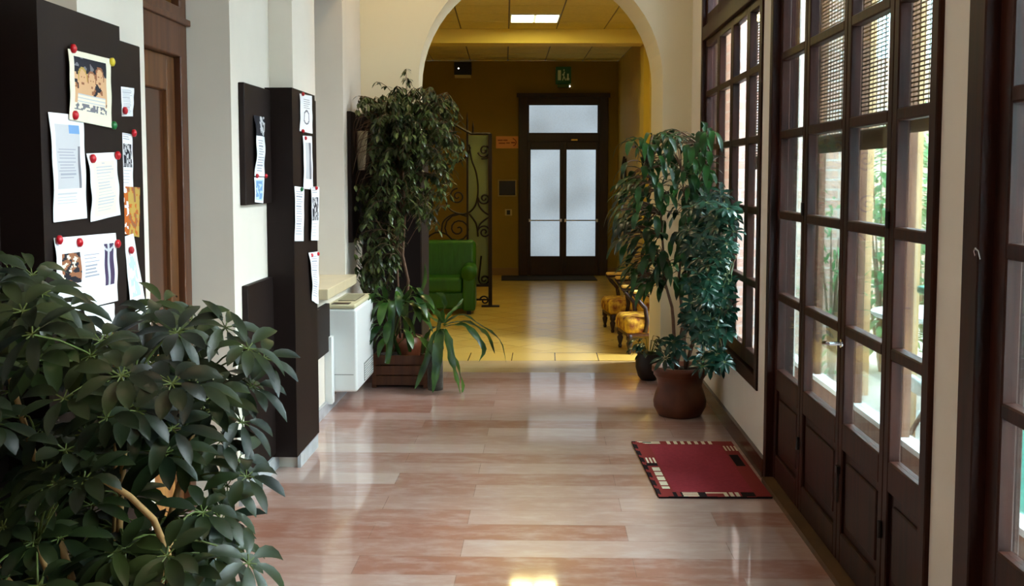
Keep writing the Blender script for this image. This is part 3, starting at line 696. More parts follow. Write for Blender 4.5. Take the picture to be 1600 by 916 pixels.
# ---- left door in its niche
XD = -1.68
ld = thing('door_2', 'brown wooden glazed door recessed in the left wall behind the plant', 'door', (XD, 4.53, 0), kind='structure')
y0, y1 = 3.99, 5.07
MB().box(XD-.10, XD, y0, y0+.09, 0, 2.84).box(XD-.10, XD, y1-.09, y1, 0, 2.84).box(XD-.10, XD, y0+.09, y1-.09, 2.74, 2.84).box(XD-.10, XD+.005, y0+.09, y1-.09, 2.15, 2.38).build('door_frame', M_brown, ld, bevel=.008)
MB().box(XD, XD+.02, y0+.0, y1, 2.30, 2.33).build('moulding', M_brown, ld, bevel=.005)
MB().box(XD-.05, XD-.04, y0+.09, y1-.09, 2.38, 2.74).build('transom_pane', mat('dark_amber_glass', srgb(120, 84, 40), .2, .6), ld)
lf = MB().box(XD-.08, XD-.03, y0+.095, y0+.2, .01, 2.15).box(XD-.08, XD-.03, y1-.2, y1-.095, .01, 2.15).box(XD-.08, XD-.03, y0+.2, y1-.2, 1.99, 2.15).build('door_leaf', M_oakd, ld, bevel=.006)
MB().box(XD-.08, XD-.035, y0+.2, y1-.2, .01, .85).build('kick_panel', M_oak, lf, bevel=.004)
MB().box(XD-.06, XD-.05, y0+.2, y1-.2, .85, 1.99).build('pane', mat('brown_ribbed_glass', srgb(84, 46, 24), .15, .5, noise_=.5, nscale=6, stretch=(1, 6, .4)), lf)
MB().tube([(XD-.03, y0+.15, 1.02), (XD+.02, y0+.15, 1.02), (XD+.02, y0+.26, 1.02)], .009, 8).build('door_handle', M_brass, lf)
# ---- left window niche
MB_s = MB().box(XL-.36, -1.40, 6.90, 7.98, .80, .87)
struct('trim_3', MB_s, M_sill, 'pale stone sill projecting from the window niche on the left', 'window sill', bevel=.006)
lw = thing('window_1', 'window inside the niche of the left wall above the heater', 'window', (XL-.3, 7.45, .87), kind='structure')
MB().box(XL-.34, XL-.28, 6.97, 7.04, .87, 2.95).box(XL-.34, XL-.28, 7.87, 7.94, .87, 2.95).box(XL-.34, XL-.28, 7.04, 7.87, 2.88, 2.95).box(XL-.34, XL-.28, 7.04, 7.87, .87, .94).box(XL-.34, XL-.28, 7.43, 7.48, .94, 2.88).build('window_frame', M_brown, lw)
MB().box(XL-.32, XL-.31, 7.04, 7.87, .94, 2.88).build('pane', mat('white_obscured_glass', srgb(210, 214, 216), .3), lw)
# ---- fan coil heater
fc = thing('fan_coil_heater', 'white wall mounted fan coil heater beneath the left sill', 'heater', (-1.37, 7.6, .125))
MB().box(XL, -1.275, 7.24, 7.96, .125, .70).build('housing', M_white, fc, bevel=.02, seg=3)
tp = MB().box(XL, -1.285, 7.24, 7.96, .70, .73).build('top_cover', M_cream, fc, bevel=.01, seg=2)
MB().box(-1.44, -1.32, 7.45, 7.86, .729, .734).build('outlet_grille', M_dgrille, tp)
b = MB()
for k in range(9): b.box(-1.44, -1.32, 7.46+k*.045, 7.468+k*.045, .734, .738)
b.build('louvre', M_cream, tp)
MB().box(XL+.02, -1.30, 7.2385, 7.242, .245, .25).build('seam', M_ggrille, fc)
MB().box(XL+.03, -1.33, 7.25, 7.35, .729, .733).build('control_flap', M_dgrille, tp)
gr = MB().box(-1.2755, -1.272, 7.52, 7.90, .15, .28).build('intake_grille', M_ggrille, fc)
b = MB()
for k in range(7): b.box(-1.272, -1.269, 7.53, 7.89, .16+.017*k, .166+.017*k)
b.build('louvre', M_white, gr)
b = MB().box(XL, XL+.05, 7.15, 7.235, .06, .52)
tag(b.build('pipe_cover', M_white, bevel=.004), 'white vertical pipe cover between low dark panel and heater', 'pipe cover')

# ---- right doors and window
ROWS = [.59, .965, 1.385, 1.79, 2.185]; BH = .042
def muntins(b, y0, y1, st, x0, x1, rows, top):
    for z in rows[1:]: b.box(x0, x1, y0+st, y1-st, z, z+BH)
def leaf_door(parent, y0, y1, rows, zt, panel=True, zb=.03, st=.05, x0=XR+.02, x1=XR+.065, knob=None, top=3.36):
    b = MB(); b.box(x0, x1, y0, y0+st, zb, top).box(x0, x1, y1-st, y1, zb, top).box(x0, x1, y0+st, y1-st, top-.1, top)
    b.box(x0, x1, y0+st, y1-st, 2.57, 2.66)
    b.box(x0, x1, y0+st, y1-st, zb, zb+.13); b.box(x0, x1, y0+st, y1-st, rows[0]-.09, rows[0]+.02)
    muntins(b, y0, y1, st, x0, x1, rows, top); b.box(x0, x1, y0+st, y1-st, 2.98, 2.98+BH)
    lf = b.build('door_leaf' if panel else 'casement', M_wood, parent, bevel=.005, seg=1)
    if panel:
        MB().box(x0+.016, x1-.01, y0+st, y1-st, zb+.13, rows[0]-.09).build('panel', M_wood, lf)
        MB().box(x0+.006, x0+.018, y0+st+.04, y1-st-.04, zb+.17, rows[0]-.13).build('raised_panel', M_wood, lf, bevel=.008)
    MB().box(x0+.020, x0+.025, y0+st, y1-st, rows[0]+.02, top-.1).build('pane', M_glass, lf)
    return lf
def handle(lf, y, z):
    MB().lathe([(.018, 0), (.018, .005)], (XR+.012, y, z), 12, 'x').build('rosette', M_chrome, lf)
    MB().tube([(XR+.018, y, z), (XR-.03, y, z), (XR-.034, y+.02, z), (XR-.034, y+.085, z-.01)], .008, 8).build('handle', M_chrome, lf)
def hinge(lf, y, z):
    MB().tube([(XR+.014, y, z-.03), (XR+.014, y, z+.03)], .008, 8).build('hinge', M_black, lf)
def french(name, y0, y1, splits, label, fw=.06, st=.05):
    t = thing(name, label, 'door', (XR+.06, (y0+y1)/2, 0), kind='structure')
    MB().box(XR-.018, XR+.12, y0, y0+fw, 0, T).box(XR-.018, XR+.12, y1-fw, y1, 0, T).box(XR-.018, XR+.12, y0+fw, y1-fw, T-.07, T).build('door_frame', M_wood, t, bevel=.004, seg=1)
    MB().box(XR-.035, XR+.12, y0+.06, y1-.06, 0, .028).build('threshold', mat('sill_wood', srgb(96, 66, 34), .5, noise_=.3), t)
    for i, (a, c) in enumerate(zip(splits, splits[1:])):
        lf = leaf_door(t, a+.002, c-.002, ROWS, T, st=st)
        if i == 1 and len(splits) > 3:
            handle(lf, c-.03, .93); MB().tube([(XR+.012, c-.03, .28), (XR+.012, c-.03, .42)], .006, 6).box(XR+.004, XR+.02, c-.045, c-.015, .4, .43).build('floor_bolt', M_black, lf)
        if i in (0, 2): hinge(lf, c, .35); hinge(lf, c, 1.45)
    return t
french('door_3', DA0, DA1, [3.31, 3.775, 4.35, 5.01, 5.58], 'dark wooden glazed door wall of four leaves on the right')
dB = french('door_4', DB0, DB1, [1.82, 2.36, 2.91], 'nearest dark wooden glazed door at the right edge of the view', .11, .085)
MB().tube([(XR-.015, 2.93, 1.385), (XR-.022, 2.925, 1.402), (XR-.024, 2.91, 1.408), (XR-.022, 2.895, 1.402), (XR-.018, 2.89, 1.38)], .0028, 6).build('hook', M_chrome, dB)
wn = thing('window_2', 'dark wooden many paned window behind the tall potted plants on the right', 'window', (XR+.06, (W0+W1)/2, .42), kind='structure')
MB().box(XR-.012, XR+.12, W0, W0+.07, .42, T).box(XR-.012, XR+.12, W1-.07, W1, .42, T).box(XR-.012, XR+.12, W0+.07, W1-.07, .42, .50).box(XR-.012, XR+.12, W0+.07, W1-.07, T-.08, T).box(XR-.012, XR+.12, W0+.07, W1-.07, 2.60, 2.70).build('window_frame', M_wood, wn, bevel=.004, seg=1)
ys = [W0+.07, 6.42, 6.97, 7.5, W1-.07]
for a, c in zip(ys, ys[1:]):
    b = MB(); x0, x1 = XR+.015, XR+.06; st = .05
    for za, zb_ in ((.50, 2.60), (2.70, T-.08)):
        b.box(x0, x1, a, a+st, za, zb_).box(x0, x1, c-st, c, za, zb_).box(x0, x1, a+st, c-st, za, za+.09).box(x0, x1, a+st, c-st, zb_-.05, zb_)
    for z in ROWS[1:]: b.box(x0, x1, a+st, c-st, z, z+BH)
    b.box(x0, x1, a+st, c-st, 3.02, 3.02+BH)
    lf = b.build('casement', M_wood, wn, bevel=.004, seg=1)
    MB().box(x0+.02, x0+.025, a+st, c-st, .59, 2.55).build('pane', M_glass, lf)
    MB().box(x0+.02, x0+.025, a+st, c-st, 2.79, T-.13).build('pane', M_glass, lf)

# ---- exterior glazed porch: posts, rail, glass
XE = 1.62
t = thing('window_3', 'weathered timber screen with low rail and glass outside the right doors', 'porch screen', (XE, 5, 0), kind='structure')
b = MB()
for y in (-.3, .45, 1.2, 1.95, 2.7, 3.45, 4.19, 4.82, 5.55, 6.36, 7.1, 7.7): MB().box(XE-.018, XE+.018, y-.03, y+.03, 0, 2.75).build('post', M_extwood, t)
MB().box(XE-.03, XE+.03, -.4, 7.7, .22, .41).build('rail', M_extwood, t)
MB().box(XE-.035, XE+.035, -.4, 7.7, .41, .435).build('rail_cap', M_gwhite, t)
MB().box(XE-.03, XE+.03, -.4, 7.7, 2.75, 2.83).build('head_rail', M_extwood, t)
MB().box(XE-.004, XE+.002, -.4, 7.7, .435, 2.75).build('pane', M_tglass, t)

# ---- bamboo blinds hung outside the glass
def blind(y0, y1, z0, z1, label, x=XR+.19, pitch=.0175, sl=.0062):
    t = thing('bamboo_blind', label, 'blind', (x, (y0+y1)/2, z0), 'bamboo roller blinds outside the right windows')
    b = MB(); z = z0; k = 0
    while z < z1:
        dy = .02*((k*7919) % 5)/5
        b.box(x-.0012, x+.0012, y0-dy*.3, y1+dy*.3, z, z+sl); z += pitch; k += 1
    b.build('slats', M_slat, t)
    b = MB(); y = y0+.03; k = 0
    while y < y1:
        b.box(x-.0016, x+.0016, y-(.001 if k % 4 else .004), y+(.001 if k % 4 else .004), z0, z1); y += .052; k += 1
    b.build('cords', M_slat, t)
    MB().lathe([(.03, 0), (.045, .01), (.045, y1-y0-.01), (.03, y1-y0)], (x+.02, y0, z0-.03), 14, 'y').build('roll', M_roll, t, smooth=True)
    MB().box(x-.01, x+.02, y0-.01, y1+.01, z1, z1+.04).build('headrail', M_extwood, t)
blind(3.15, 4.32, 1.84, 3.3, 'bamboo blind lowered over the top of the nearest leaves of the far glazed door')
blind(4.38, 5.52, 1.79, 3.3, 'bamboo blind over the two farther leaves of the wide glazed door')
blind(6.22, 7.15, 1.72, 3.0, 'bamboo blind behind the window above the potted plants')

# ---- outdoors
struct('courtyard_paving', B(XR+.3, 14, -6, 18, -.25, -.05), M_pave, 'pale paving of the courtyard outside the right doors', 'paving', origin=(0, 0, 0))
struct('courtyard_step', B(XR+.14, XE+.6, -3, 8.4, -.2, -.002), M_pave, 'pale stone step between the doors and the timber screen', 'step', origin=(0, 0, 0))
struct('courtyard_wall', B(1.42, 2.28, 8.3, 8.6, -.1, 4.2), M_brick, 'pale brick wall closing the porch beyond the far window', 'brick wall', origin=(0, 0, 0))
struct('courtyard_wall', B(2.9, 9, 13.0, 13.3, -.1, 3.0), M_brick, 'long brick garden wall at the back of the courtyard', 'brick wall', origin=(0, 0, 0))
struct('courtyard_wall', B(2.62, 4.6, 6.45, 6.7, -.1, 4.0), M_brick, 'brick wall seen through the nearest glazed door', 'brick wall', origin=(0, 0, 0)) if False else None
struct('courtyard_wall', B(4.3, 4.6, 3.0, 9.2, -.1, 3.2), M_brick2, 'brick side wall seen through the nearest glazed door', 'brick wall', origin=(0, 0, 0))
for i, (x, y, lab) in enumerate(((2.42, 8.12, 'slender pale timber post beside the brick porch wall'), (2.26, 6.62, 'pale timber post standing in front of the garden shrubs'))):
    tag(MB().box(x-.03, x+.03, y-.03, y+.03, -.05, 3.6).build('timber_post', mat('pale_timber', srgb(225, 180, 130), .6, .3, noise_=.2, nscale=9), bevel=.006), lab, 'post', 'timber posts of the courtyard')
def shrub(x, y, h, r, n, label, L=.16, W=.05, up=.4):
    t = thing('garden_shrub', label, 'shrub', (x, y, -.05), 'shrubs of the courtyard')
    b = MB(); s = MB()
    for k in range(9):
        a = rnd.uniform(0, 2*PI); rr = r*rnd.uniform(.2, .8); s.tube([(x, y, -.05), (x+rr*.4*math.cos(a), y+rr*.4*math.sin(a), h*.4), (x+rr*math.cos(a), y+rr*math.sin(a), h*rnd.uniform(.6, .95))], [.015, .01, .004], 5)
    for k in range(n):
        a = rnd.uniform(0, 2*PI); z = h*rnd.uniform(.08, 1); rr = r*math.sqrt(max(.05, 1-((z-h*.5)/(h*.55))**2))*rnd.uniform(.5, 1)
        p = (x+rr*math.cos(a), y+rr*math.sin(a), z)
        b.leaf(p, (math.cos(a), math.sin(a), rnd.uniform(-.3, up+.4)), (0, 0, 1), L*rnd.uniform(.6, 1.2), W, rnd.uniform(.3, 1), .2, 3)
    s.build('stems', M_gbark, t); b.build('foliage', M_shrub, t)
shrub(2.85, 9.1, 2.0, .5, 900, 'leafy green shrub seen through the near leaf of the glazed door')
shrub(4.0, 11.4, 2.4, .8, 900, 'tall pale green shrub at the back of the courtyard')
shrub(2.1, 7.85, 1.5, .14, 160, 'spiky leaved bush before the brick porch wall', .22, .025, 1)
shrub(5.9, 11.6, 2.7, .9, 700, 'large shrub before the long brick garden wall')
# round white garden table and lounge chair
t = thing('garden_table', 'white round garden table in the courtyard beyond the screen', 'table', (2.65, 7.3, -.05))
MB().lathe([(.0, .70), (.40, .70), (.42, .715), (.42, .735), (.0, .74)], (2.65, 7.3, -.05), 28).build('table_top', M_gwhite, t, smooth=False)
MB().lathe([(.2, 0), (.2, .02), (.035, .06), (.03, .7)], (2.65, 7.3, -.05), 16).build('pedestal', M_gwhite, t)
t = thing('lounge_chair', 'pale curved garden lounge chair outside the glazed door', 'chair', (2.3, 6.1, -.05))
b = MB(); g = []
for j in range(13):
    a = j/12; px_ = 2.12+.75*a; pz = .42-.30*math.sin(a*2.4)+.75*a**2.4
    g.append([b.V((px_, y, pz+.03*math.cos((y-6.2)*6))) for y in [6.0+.5*i/6 for i in range(7)]])
for j in range(12):
    for i in range(6): b.Fc(g[j][i], g[j+1][i], g[j+1][i+1], g[j][i+1])
b.build('shell', M_gwhite, t, smooth=True, solid=.03)
for y in (6.05, 6.45): MB().tube([(2.15, y, -.05), (2.3, y, .22), (2.6, y, .3), (2.8, y, -.05)], .016, 8).build('leg', M_extwood, t)
# teal planter box
t = thing('teal_planter', 'teal glazed planter box with white drips outside the near leaf', 'planter', (2.25, 5.3, -.05))
MB().box(2.02, 2.62, 5.05, 5.75, -.05, .98).build('box', M_teal, t, bevel=.015)
MB().box(1.99, 2.65, 5.02, 5.78, .98, 1.02).build('rim', M_teal, t, bevel=.01)
b = MB()
for k in range(5):
    x = 2.10+.11*k; b.tube([(x, 5.047, .92-.05*(k % 2)), (x+.01, 5.046, .7), (x, 5.047, .35+.12*(k % 3))], .006, 5)
b.build('drips', M_gwhite, t)
b = MB()
for k in range(160):
    a = rnd.uniform(0, 2*PI); b.leaf((2.32+.2*rnd.uniform(-1, 1), 5.4+.25*rnd.uniform(-1, 1), 1.0+rnd.uniform(0, .35)), (math.cos(a), math.sin(a), rnd.uniform(0, 1)), (0, 0, 1), .14, .045, .6, .2, 3)
b.build('foliage', M_shrub, t)

# ---- corridor ceiling lamps (above the frame)
for y in (1.2, 5.0, 7.6):
    t = thing('ceiling_lamp', {1.2: 'round opal ceiling lamp behind the viewer', 5.0: 'round opal ceiling lamp midway along the corridor', 7.6: 'round opal ceiling lamp just before the arch'}[y], 'ceiling light', (-.15, y, CZ), 'opal lamps of the corridor ceiling')
    lx = -.85 if y > 7 else -.15
    t.location.x = lx; t['_w'] = (lx, y, CZ)
    MB().lathe([(.20, 0), (.20, -.03), (.18, -.03)], (lx, y, CZ), 24).build('base', M_white, t)
    MB().lathe([(.18, -.03), (.17, -.07), (.12, -.11), (.03, -.13), (.001, -.132)], (lx, y, CZ), 24).build('shade', {1.2: M_lampc, 5.0: M_lampb, 7.6: M_lampa}[y], t, smooth=True)

# ---- rug
t = thing('rug', 'small red rug with cream and black patterned border by the glazed doors', 'rug', (.85, 5.85, 0))
X0, X1, RY0, RY1 = .555, 1.135, 5.27, 6.40
RC_ = [(.575, 5.27), (1.14, 5.28), (1.13, 6.41), (.53, 6.40)]
def rq(u, v): 
    a = Vector(RC_[0])*(1-u)*(1-v)+Vector(RC_[1])*u*(1-v)+Vector(RC_[2])*u*v+Vector(RC_[3])*(1-u)*v; return a
b = MB(); NX, NY = 58, 112; g = [[b.V((*rq(i/NX, j/NY), .009)) for i in range(NX+1)] for j in range(NY+1)]
def rugcol(i, j):
    u, v = i/NX, j/NY
    eu = min(u, 1-u)*.58; ev = min(v, 1-v)*1.13; e = min(eu, ev)
    if e < .010: return 3 if ((i+j)//5) % 3 else 1
    if e < .075:
        if ev < eu:      # short borders: piano key blocks
            if v < .5: return (2 if .72 > u > .58 and (i % 3) else 2 if .36 > u > .22 and j % 3 else 3 if .22 > u > .1 and (i % 4 < 2) else 3 if .42 > u > .36 else 2 if .58 > u > .42 and j > 2 and ev > .06 else 3 if .85 > u > .74 else 1)
            return (2 if .30 < u < .78 and (i % 4 < 2) else 3 if .1 < u < .18 and j % 4 < 2 else 2 if u < .26 and j % 3 else 1)
        if u < .5: return (2 if .12 < v < .50 and (eu > .035) and (j % 9 > 1) else 3 if .50 < v < .56 else 2 if .56 < v < .66 and i % 2 else 1)
        return (3 if .50 < v < .72 and eu > .02 else 2 if .8 < v < .9 and i % 2 else 1)
    if e < .082: return 1
    return 0
for j in range(NY):
    for i in range(NX): b.m = rugcol(i, j); b.Fc(g[j][i], g[j][i+1], g[j+1][i+1], g[j+1][i])
b.build('pile', [M_rug, M_rugb, M_rugw, M_rugk], t)
b = MB(); q = [rq(0, 0), rq(1, 0), rq(1, 1), rq(0, 1)]
lo = [b.V((*p, .001)) for p in q]; hi = [b.V((*p, .0085)) for p in q]
b.Fc(*lo[::-1]); b.Fc(*hi)
for k in range(4): b.Fc(lo[k], lo[(k+1) % 4], hi[(k+1) % 4], hi[k])
b.build('backing', M_rugk, t)

# ================================================================= plants
def whorl(b, s, c, axis, n, L, W, droop=.7, stalk=.02, nseg=5):
    """umbrella of leaflets around the end of a petiole"""
    axis = Vector(axis).normalized(); u = axis.orthogonal().normalized(); v = axis.cross(u); a0 = rnd.uniform(0, 6)
    for k in range(n):
        a = a0+2*PI*k/n+rnd.uniform(-.15, .15); l = L*rnd.uniform(.72, 1.1)
        d = (u*math.cos(a)+v*math.sin(a))*1.0+axis*rnd.uniform(.05, .45)
        d.normalize(); p0 = Vector(c); p1 = p0+d*stalk
        s.tube([p0, p1], .0018, 4, cap=False)
        b.leaf(p1, d, axis, l, W*rnd.uniform(.8, 1.1), droop*rnd.uniform(.6, 1.4), .22, nseg)
def pot(parent, c, prof, m, soil_r, soil_z, lobes=0, amp=0, n=32):
    p = MB().lathe(prof, c, n, 'z', lobes, amp).build('pot', m, parent, smooth=True)
    MB().lathe([(0.001, soil_z-.01), (soil_r, soil_z-.01), (soil_r, soil_z), (.001, soil_z+.01)], c, 20).build('soil', M_soil, parent)
    return p
def bez(p0, p1, p2, n=8):
    p0, p1, p2 = Vector(p0), Vector(p1), Vector(p2)
    return [p0*(1-t)**2+p1*2*t*(1-t)+p2*t*t for t in [k/n for k in range(n+1)]]

# ---- foreground umbrella plant
def fore_plant():
    cx, cy = -1.02, 2.42
    t = thing('umbrella_plant', 'large dark leafy umbrella plant filling the left foreground', 'potted plant', (cx, cy, 0))
    pot(t, (cx, cy, 0), [(.001, 0), (.15, 0), (.16, .01), (.2, .30), (.215, .31), (.215, .35), (.19, .35), (.185, .31), (.001, .31)], M_terra, .185, .325)
    b = MB(); st = MB(); wood = MB()
    stems = []
    for (x, y, z, bx, by) in ((-1.30, 2.5, 1.22, -.1, 0), (-1.12, 2.75, 1.20, 0, .1), (-.98, 2.5, 1.10, 0, 0), (-.88, 2.75, 1.08, .1, .1), (-1.34, 2.2, 1.0, -.1, -.1), (-.84, 2.35, .78, .12, -.1), (-1.1, 2.25, .8, 0, -.1), (-.86, 2.6, .6, .1, 0)):
        P = bez((cx+rnd.uniform(-.05, .05), cy+rnd.uniform(-.05, .05), .3), (cx+bx, cy+by, z*.6), (x, y, z), 10)
        wood.tube(P, [.012-.006*k/10 for k in range(11)], 7); stems.append(P)
    # thick cut branch
    br = [atY(262, 866, 2.3), atY(240, 812, 2.26), atY(203, 776, 2.24), atY(156, 746, 2.22)]
    cutb = MB().tube([(cx+.03, cy, .3), (br[0].x-.005, 2.33, br[0].z-.12)]+br, [.0085, .008, .008, .0075, .007, .0075], 10)
    cutb.build('cut_branch', M_tan, t, smooth=True)
    top = [(0, 425), (60, 440), (120, 455), (200, 480), (270, 490), (330, 545), (385, 620), (430, 700)]
    def topy(x):
        for (a, ya), (c, yc) in zip(top, top[1:]):
            if a <= x <= c: return ya+(yc-ya)*(x-a)/(c-a)
        return 425 if x < 0 else 800
    cnt = 0; tries = 0
    while cnt < 175 and tries < 4000:
        tries += 1
        X = rnd.uniform(-1.36, -.76); z = rnd.uniform(.42, 1.34); y = rnd.uniform(2.1, 3.0)
        if y > 2.78 and X < -1.25: continue
        k = F/y; px = 850+X*k; py = 276+(1.6-z)*k
        if px < -90: continue
        if py < topy(px)+(62 if 85 < px < 250 else 22): continue
        if px > 352+28*math.sin(py/60): continue
        if 300 > px > 225 and 730 < py < 800: continue
        if 110 < px < 290 and 690 < py < 850 and y < 2.4: continue
        if px > 200 and 815 > py > 735 and rnd.random() < .6: continue
        # petiole from nearest stem point
        best = min((p for P in stems for p in P[3:]), key=lambda p: (p-Vector((X, y, z+.02))).length)
        c = Vector((X, y, z)); d = c-best
        if d.length > .42: continue
        st.tube(bez(best, best+d*.5+Vector((0, 0, .05)), c, 4), .0025, 5, cap=False)
        ax = Vector((d.x*.8+rnd.uniform(-.3, .3), d.y*.5-.35+rnd.uniform(-.2, .2), .75))
        whorl(b, st, c, ax, rnd.choice((6, 7, 7, 8)), .108*rnd.uniform(.8, 1.1)*(.85 if y < 2.3 else 1), .036, .9)
        cnt += 1
    for (px, py, yy) in ((352, 512, 2.7), (388, 545, 2.65), (372, 600, 2.75), (345, 690, 2.6), (372, 720, 2.7), (345, 800, 2.55), (362, 862, 2.5), (330, 870, 2.45), (300, 500, 2.8), (255, 478, 2.8), (300, 850, 2.6), (355, 760, 2.65), (15, 425, 2.7), (50, 430, 2.6), (60, 455, 2.5), (105, 485, 2.6), (35, 470, 2.4), (170, 530, 2.5), (235, 500, 2.6), (5, 455, 2.6), (275, 520, 2.6), (412, 560, 2.7), (395, 605, 2.7), (378, 660, 2.65), (385, 745, 2.6), (388, 880, 2.4), (250, 890, 2.4)):
        c = atY(px, py, yy); best = min((p for P in stems for p in P[3:]), key=lambda p: (p-c).length)
        st.tube(bez(best, (best+c)/2+Vector((0, 0, .04)), c, 5), .0025, 5, cap=False)
        whorl(b, st, c, (.45+rnd.uniform(-.2, .2), -.3, .6), 7, .10, .034, 1.1)
    for q in b.v+st.v:
        lim = -1.31 if 2.8 < q.y < 3.4 else -1.43
        if q.x < lim: q.x = lim+.01*math.sin(q.z*60)
    wood.build('stems', M_tan, t, smooth=True); st.build('petioles', M_gstem, t); b.build('foliage', M_schef, t, smooth=True)
fore_plant()

# ---- ficus tree in a wooden planter
def ficus():
    cx, cy = -1.13, 8.36
    t = thing('ficus_tree', 'tall weeping ficus tree with pale thin trunk by the arch', 'potted tree', (cx, cy, .02))
    MB().lathe([(.001, 0), (.11, 0), (.135, .22), (.145, .30), (.125, .30), (.12, .26), (.001, .26)], (cx+.03, cy, .05), 24).build('pot', M_terra, t, smooth=True)
    MB().lathe([(.001, .24), (.12, .24), (.12, .265), (.001, .27)], (cx+.03, cy, .05), 20).build('soil', M_soil, t)
    s = MB(); b = MB()
    tx = -1.045
    tr = [(cx+.03, cy, .28), (tx-.02, 8.25, .55), (tx, 8.22, .80), (tx-.04, 8.2, 1.0), (tx-.02, 8.2, 1.3), (tx-.03, 8.2, 1.6), (tx-.05, 8.2, 1.95)]
    s.tube(tr, [.014, .013, .012, .012, .011, .009, .005], 8)
    s.tube([(tx-.035, 8.2, .98), (tx-.16, 8.15, 1.16), (tx-.24, 8.1, 1.3)], [.007, .005, .004], 6)
    s.tube([(cx+.0, cy+.03, .28), (tx-.10, 8.35, .8), (tx-.12, 8.3, 1.4), (tx-.15, 8.3, 1.9)], [.012, .011, .009, .006], 7)
    prof = [(2.32, .20), (2.25, .34), (2.15, .40), (2.0, .42), (1.85, .40), (1.7, .36), (1.55, .34), (1.4, .33), (1.25, .30), (1.05, .27), (.9, .24), (.78, .18)]
    def rad(z):
        for (z0, r0), (z1, r1) in zip(prof, prof[1:]):
            if z1 <= z <= z0: return r1+(r0-r1)*(z-z1)/(z0-z1)
        return .15
    for k in range(290):
        z = rnd.uniform(.8, 2.28) if k > 70 else rnd.uniform(1.75, 2.3)
        a = rnd.uniform(0, 2*PI); r = rad(z)*rnd.uniform(.45, 1)
        xo = -1.06 if z > 1.7 else (-1.12 if z > 1.2 else -1.2)
        if z < 1.35 and math.cos(a) > .3: continue
        e = Vector((xo+r*math.cos(a)*1.0, 8.22+r*math.sin(a)*.85, z))
        e.x = max(-1.42, e.x); e.y = min(8.62, max(7.8, e.y))
        z0 = max(.9, min(1.9, z-.1)); st = Vector((tx-.05, 8.22, z0))
        mid = (st+e)/2+Vector((0, 0, .14)); tip = e+Vector((.07*math.cos(a), .05*math.sin(a), -.16)); tip.x = max(-1.44, tip.x); tip.y = min(8.64, tip.y)
        P = bez(st, mid, e, 5)+bez(e, e+Vector((.03*math.cos(a), 0, -.03)), tip, 3)[1:]
        s.tube(P, [.004-.0004*i for i in range(len(P))], 4, cap=False)
        for i in range(2, len(P)):
            for q in range(4):
                p = P[i-1].lerp(P[i], rnd.random()); aa = rnd.uniform(0, 2*PI)
                d = Vector((math.cos(aa), math.sin(aa), rnd.uniform(-.9, .1)))
                if p.x < -1.30 and 1.56 < p.z < 2.08: continue
                if p.x < -1.36: d.x = abs(d.x)
                if p.y > 8.58: d.y = -abs(d.y)
                b.leaf(p, d, (0, 0, 1), rnd.uniform(.05, .075), .024, 1.0, .15, 3)
    for (px, py) in ((588, 128), (634, 108), (637, 122), (706, 156), (704, 190), (711, 205), (708, 224), (655, 140), (690, 300), (705, 285), (700, 320), (560, 150)):
        e = atY(px, py, 8.2); P = bez((tx, 8.2, e.z-.3), (tx+(e.x-tx)*.5, 8.2, e.z), e, 6)
        s.tube(P, .0022, 4, cap=False)
        for i in range(3, 7):
            for q in range(3):
                aa = rnd.uniform(0, 2*PI); b.leaf(P[i], (math.cos(aa), math.sin(aa)*.5, rnd.uniform(-.6, .3)), (0, 0, 1), .06, .024, .9, .15, 3)
    s.build('trunk', M_trunk, t, smooth=True); b.build('foliage', M_ficus, t)
ficus()
t = thing('wooden_planter', 'low dark slatted wooden planter box holding the ficus pot', 'planter', (-1.09, 8.2, 0))
b = MB()
for k in range(3):
    z = .02+.078*k
    b.box(-1.30, -.88, 8.03, 8.05, z, z+.072); b.box(-1.30, -.88, 8.58, 8.60, z, z+.072)
    b.box(-1.30, -1.28, 8.05, 8.58, z, z+.072); b.box(-.90, -.88, 8.05, 8.58, z, z+.072)
b.build('slats', M_brown, t, bevel=.003, seg=1)
b = MB()
for x in (-1.29, -.90):
    for y in (8.045, 8.575): MB().box(x-.012, x+.02, y-.014, y+.016, 0, .26).build('corner_post', M_brown, t)
MB().box(-1.28, -.9, 8.05, 8.58, .02, .04).build('bottom_board', M_brown, t)

# ---- strap leaved plants
def strap(b, P, W, fold=.3, tw=0, wave=.12):
    """long blade along control points"""
    P = [Vector(p) for p in P]; n = 14; pts = []
    m = len(P)-1
    for k in range(n+1):
        t = k/n*m; i = min(int(t), m-1); f = t-i
        p0 = P[max(i-1, 0)]; p1 = P[i]; p2 = P[i+1]; p3 = P[min(i+2, m)]
        pts.append(.5*((2*p1)+(p2-p0)*f+(2*p0-5*p1+4*p2-p3)*f*f+(3*p1-p0-3*p2+p3)*f**3))
    rows = []; side = None
    for k, p in enumerate(pts):
        t = k/n; d = (pts[min(k+1, n)]-pts[max(k-1, 0)]).normalized()
        s0 = d.cross(Vector((0, 0, 1)))
        if s0.length < .2: s0 = side or Vector((1, 0, 0))
        s0.normalize()
        if side is not None and s0.dot(side) < 0: s0 = -s0
        side = s0 if side is None else (side*.5+s0*.5).normalized(); side = (side-d*side.dot(d)).normalized()
        sd = Matrix.Rotation(tw*t, 3, d) @ side; nn = sd.cross(d)
        w_ = W*.5*max(.03, math.sin(PI*min(1, .12+t*.88))**.7); wv = wave*w_*math.sin(k*1.9)
        rows.append((b.V(p-sd*w_+nn*(fold*w_+wv)), b.V(p), b.V(p+sd*w_+nn*(fold*w_-wv))))
    for a, c in zip(rows, rows[1:]): b.Fc(a[0], a[1], c[1], c[0]); b.Fc(a[1], a[2], c[2], c[1])
t = thing('strap_leaf_plant', 'strap leaved plant with arching drooping leaves in a slim grey pot', 'potted plant', (-.80, 7.95, 0))
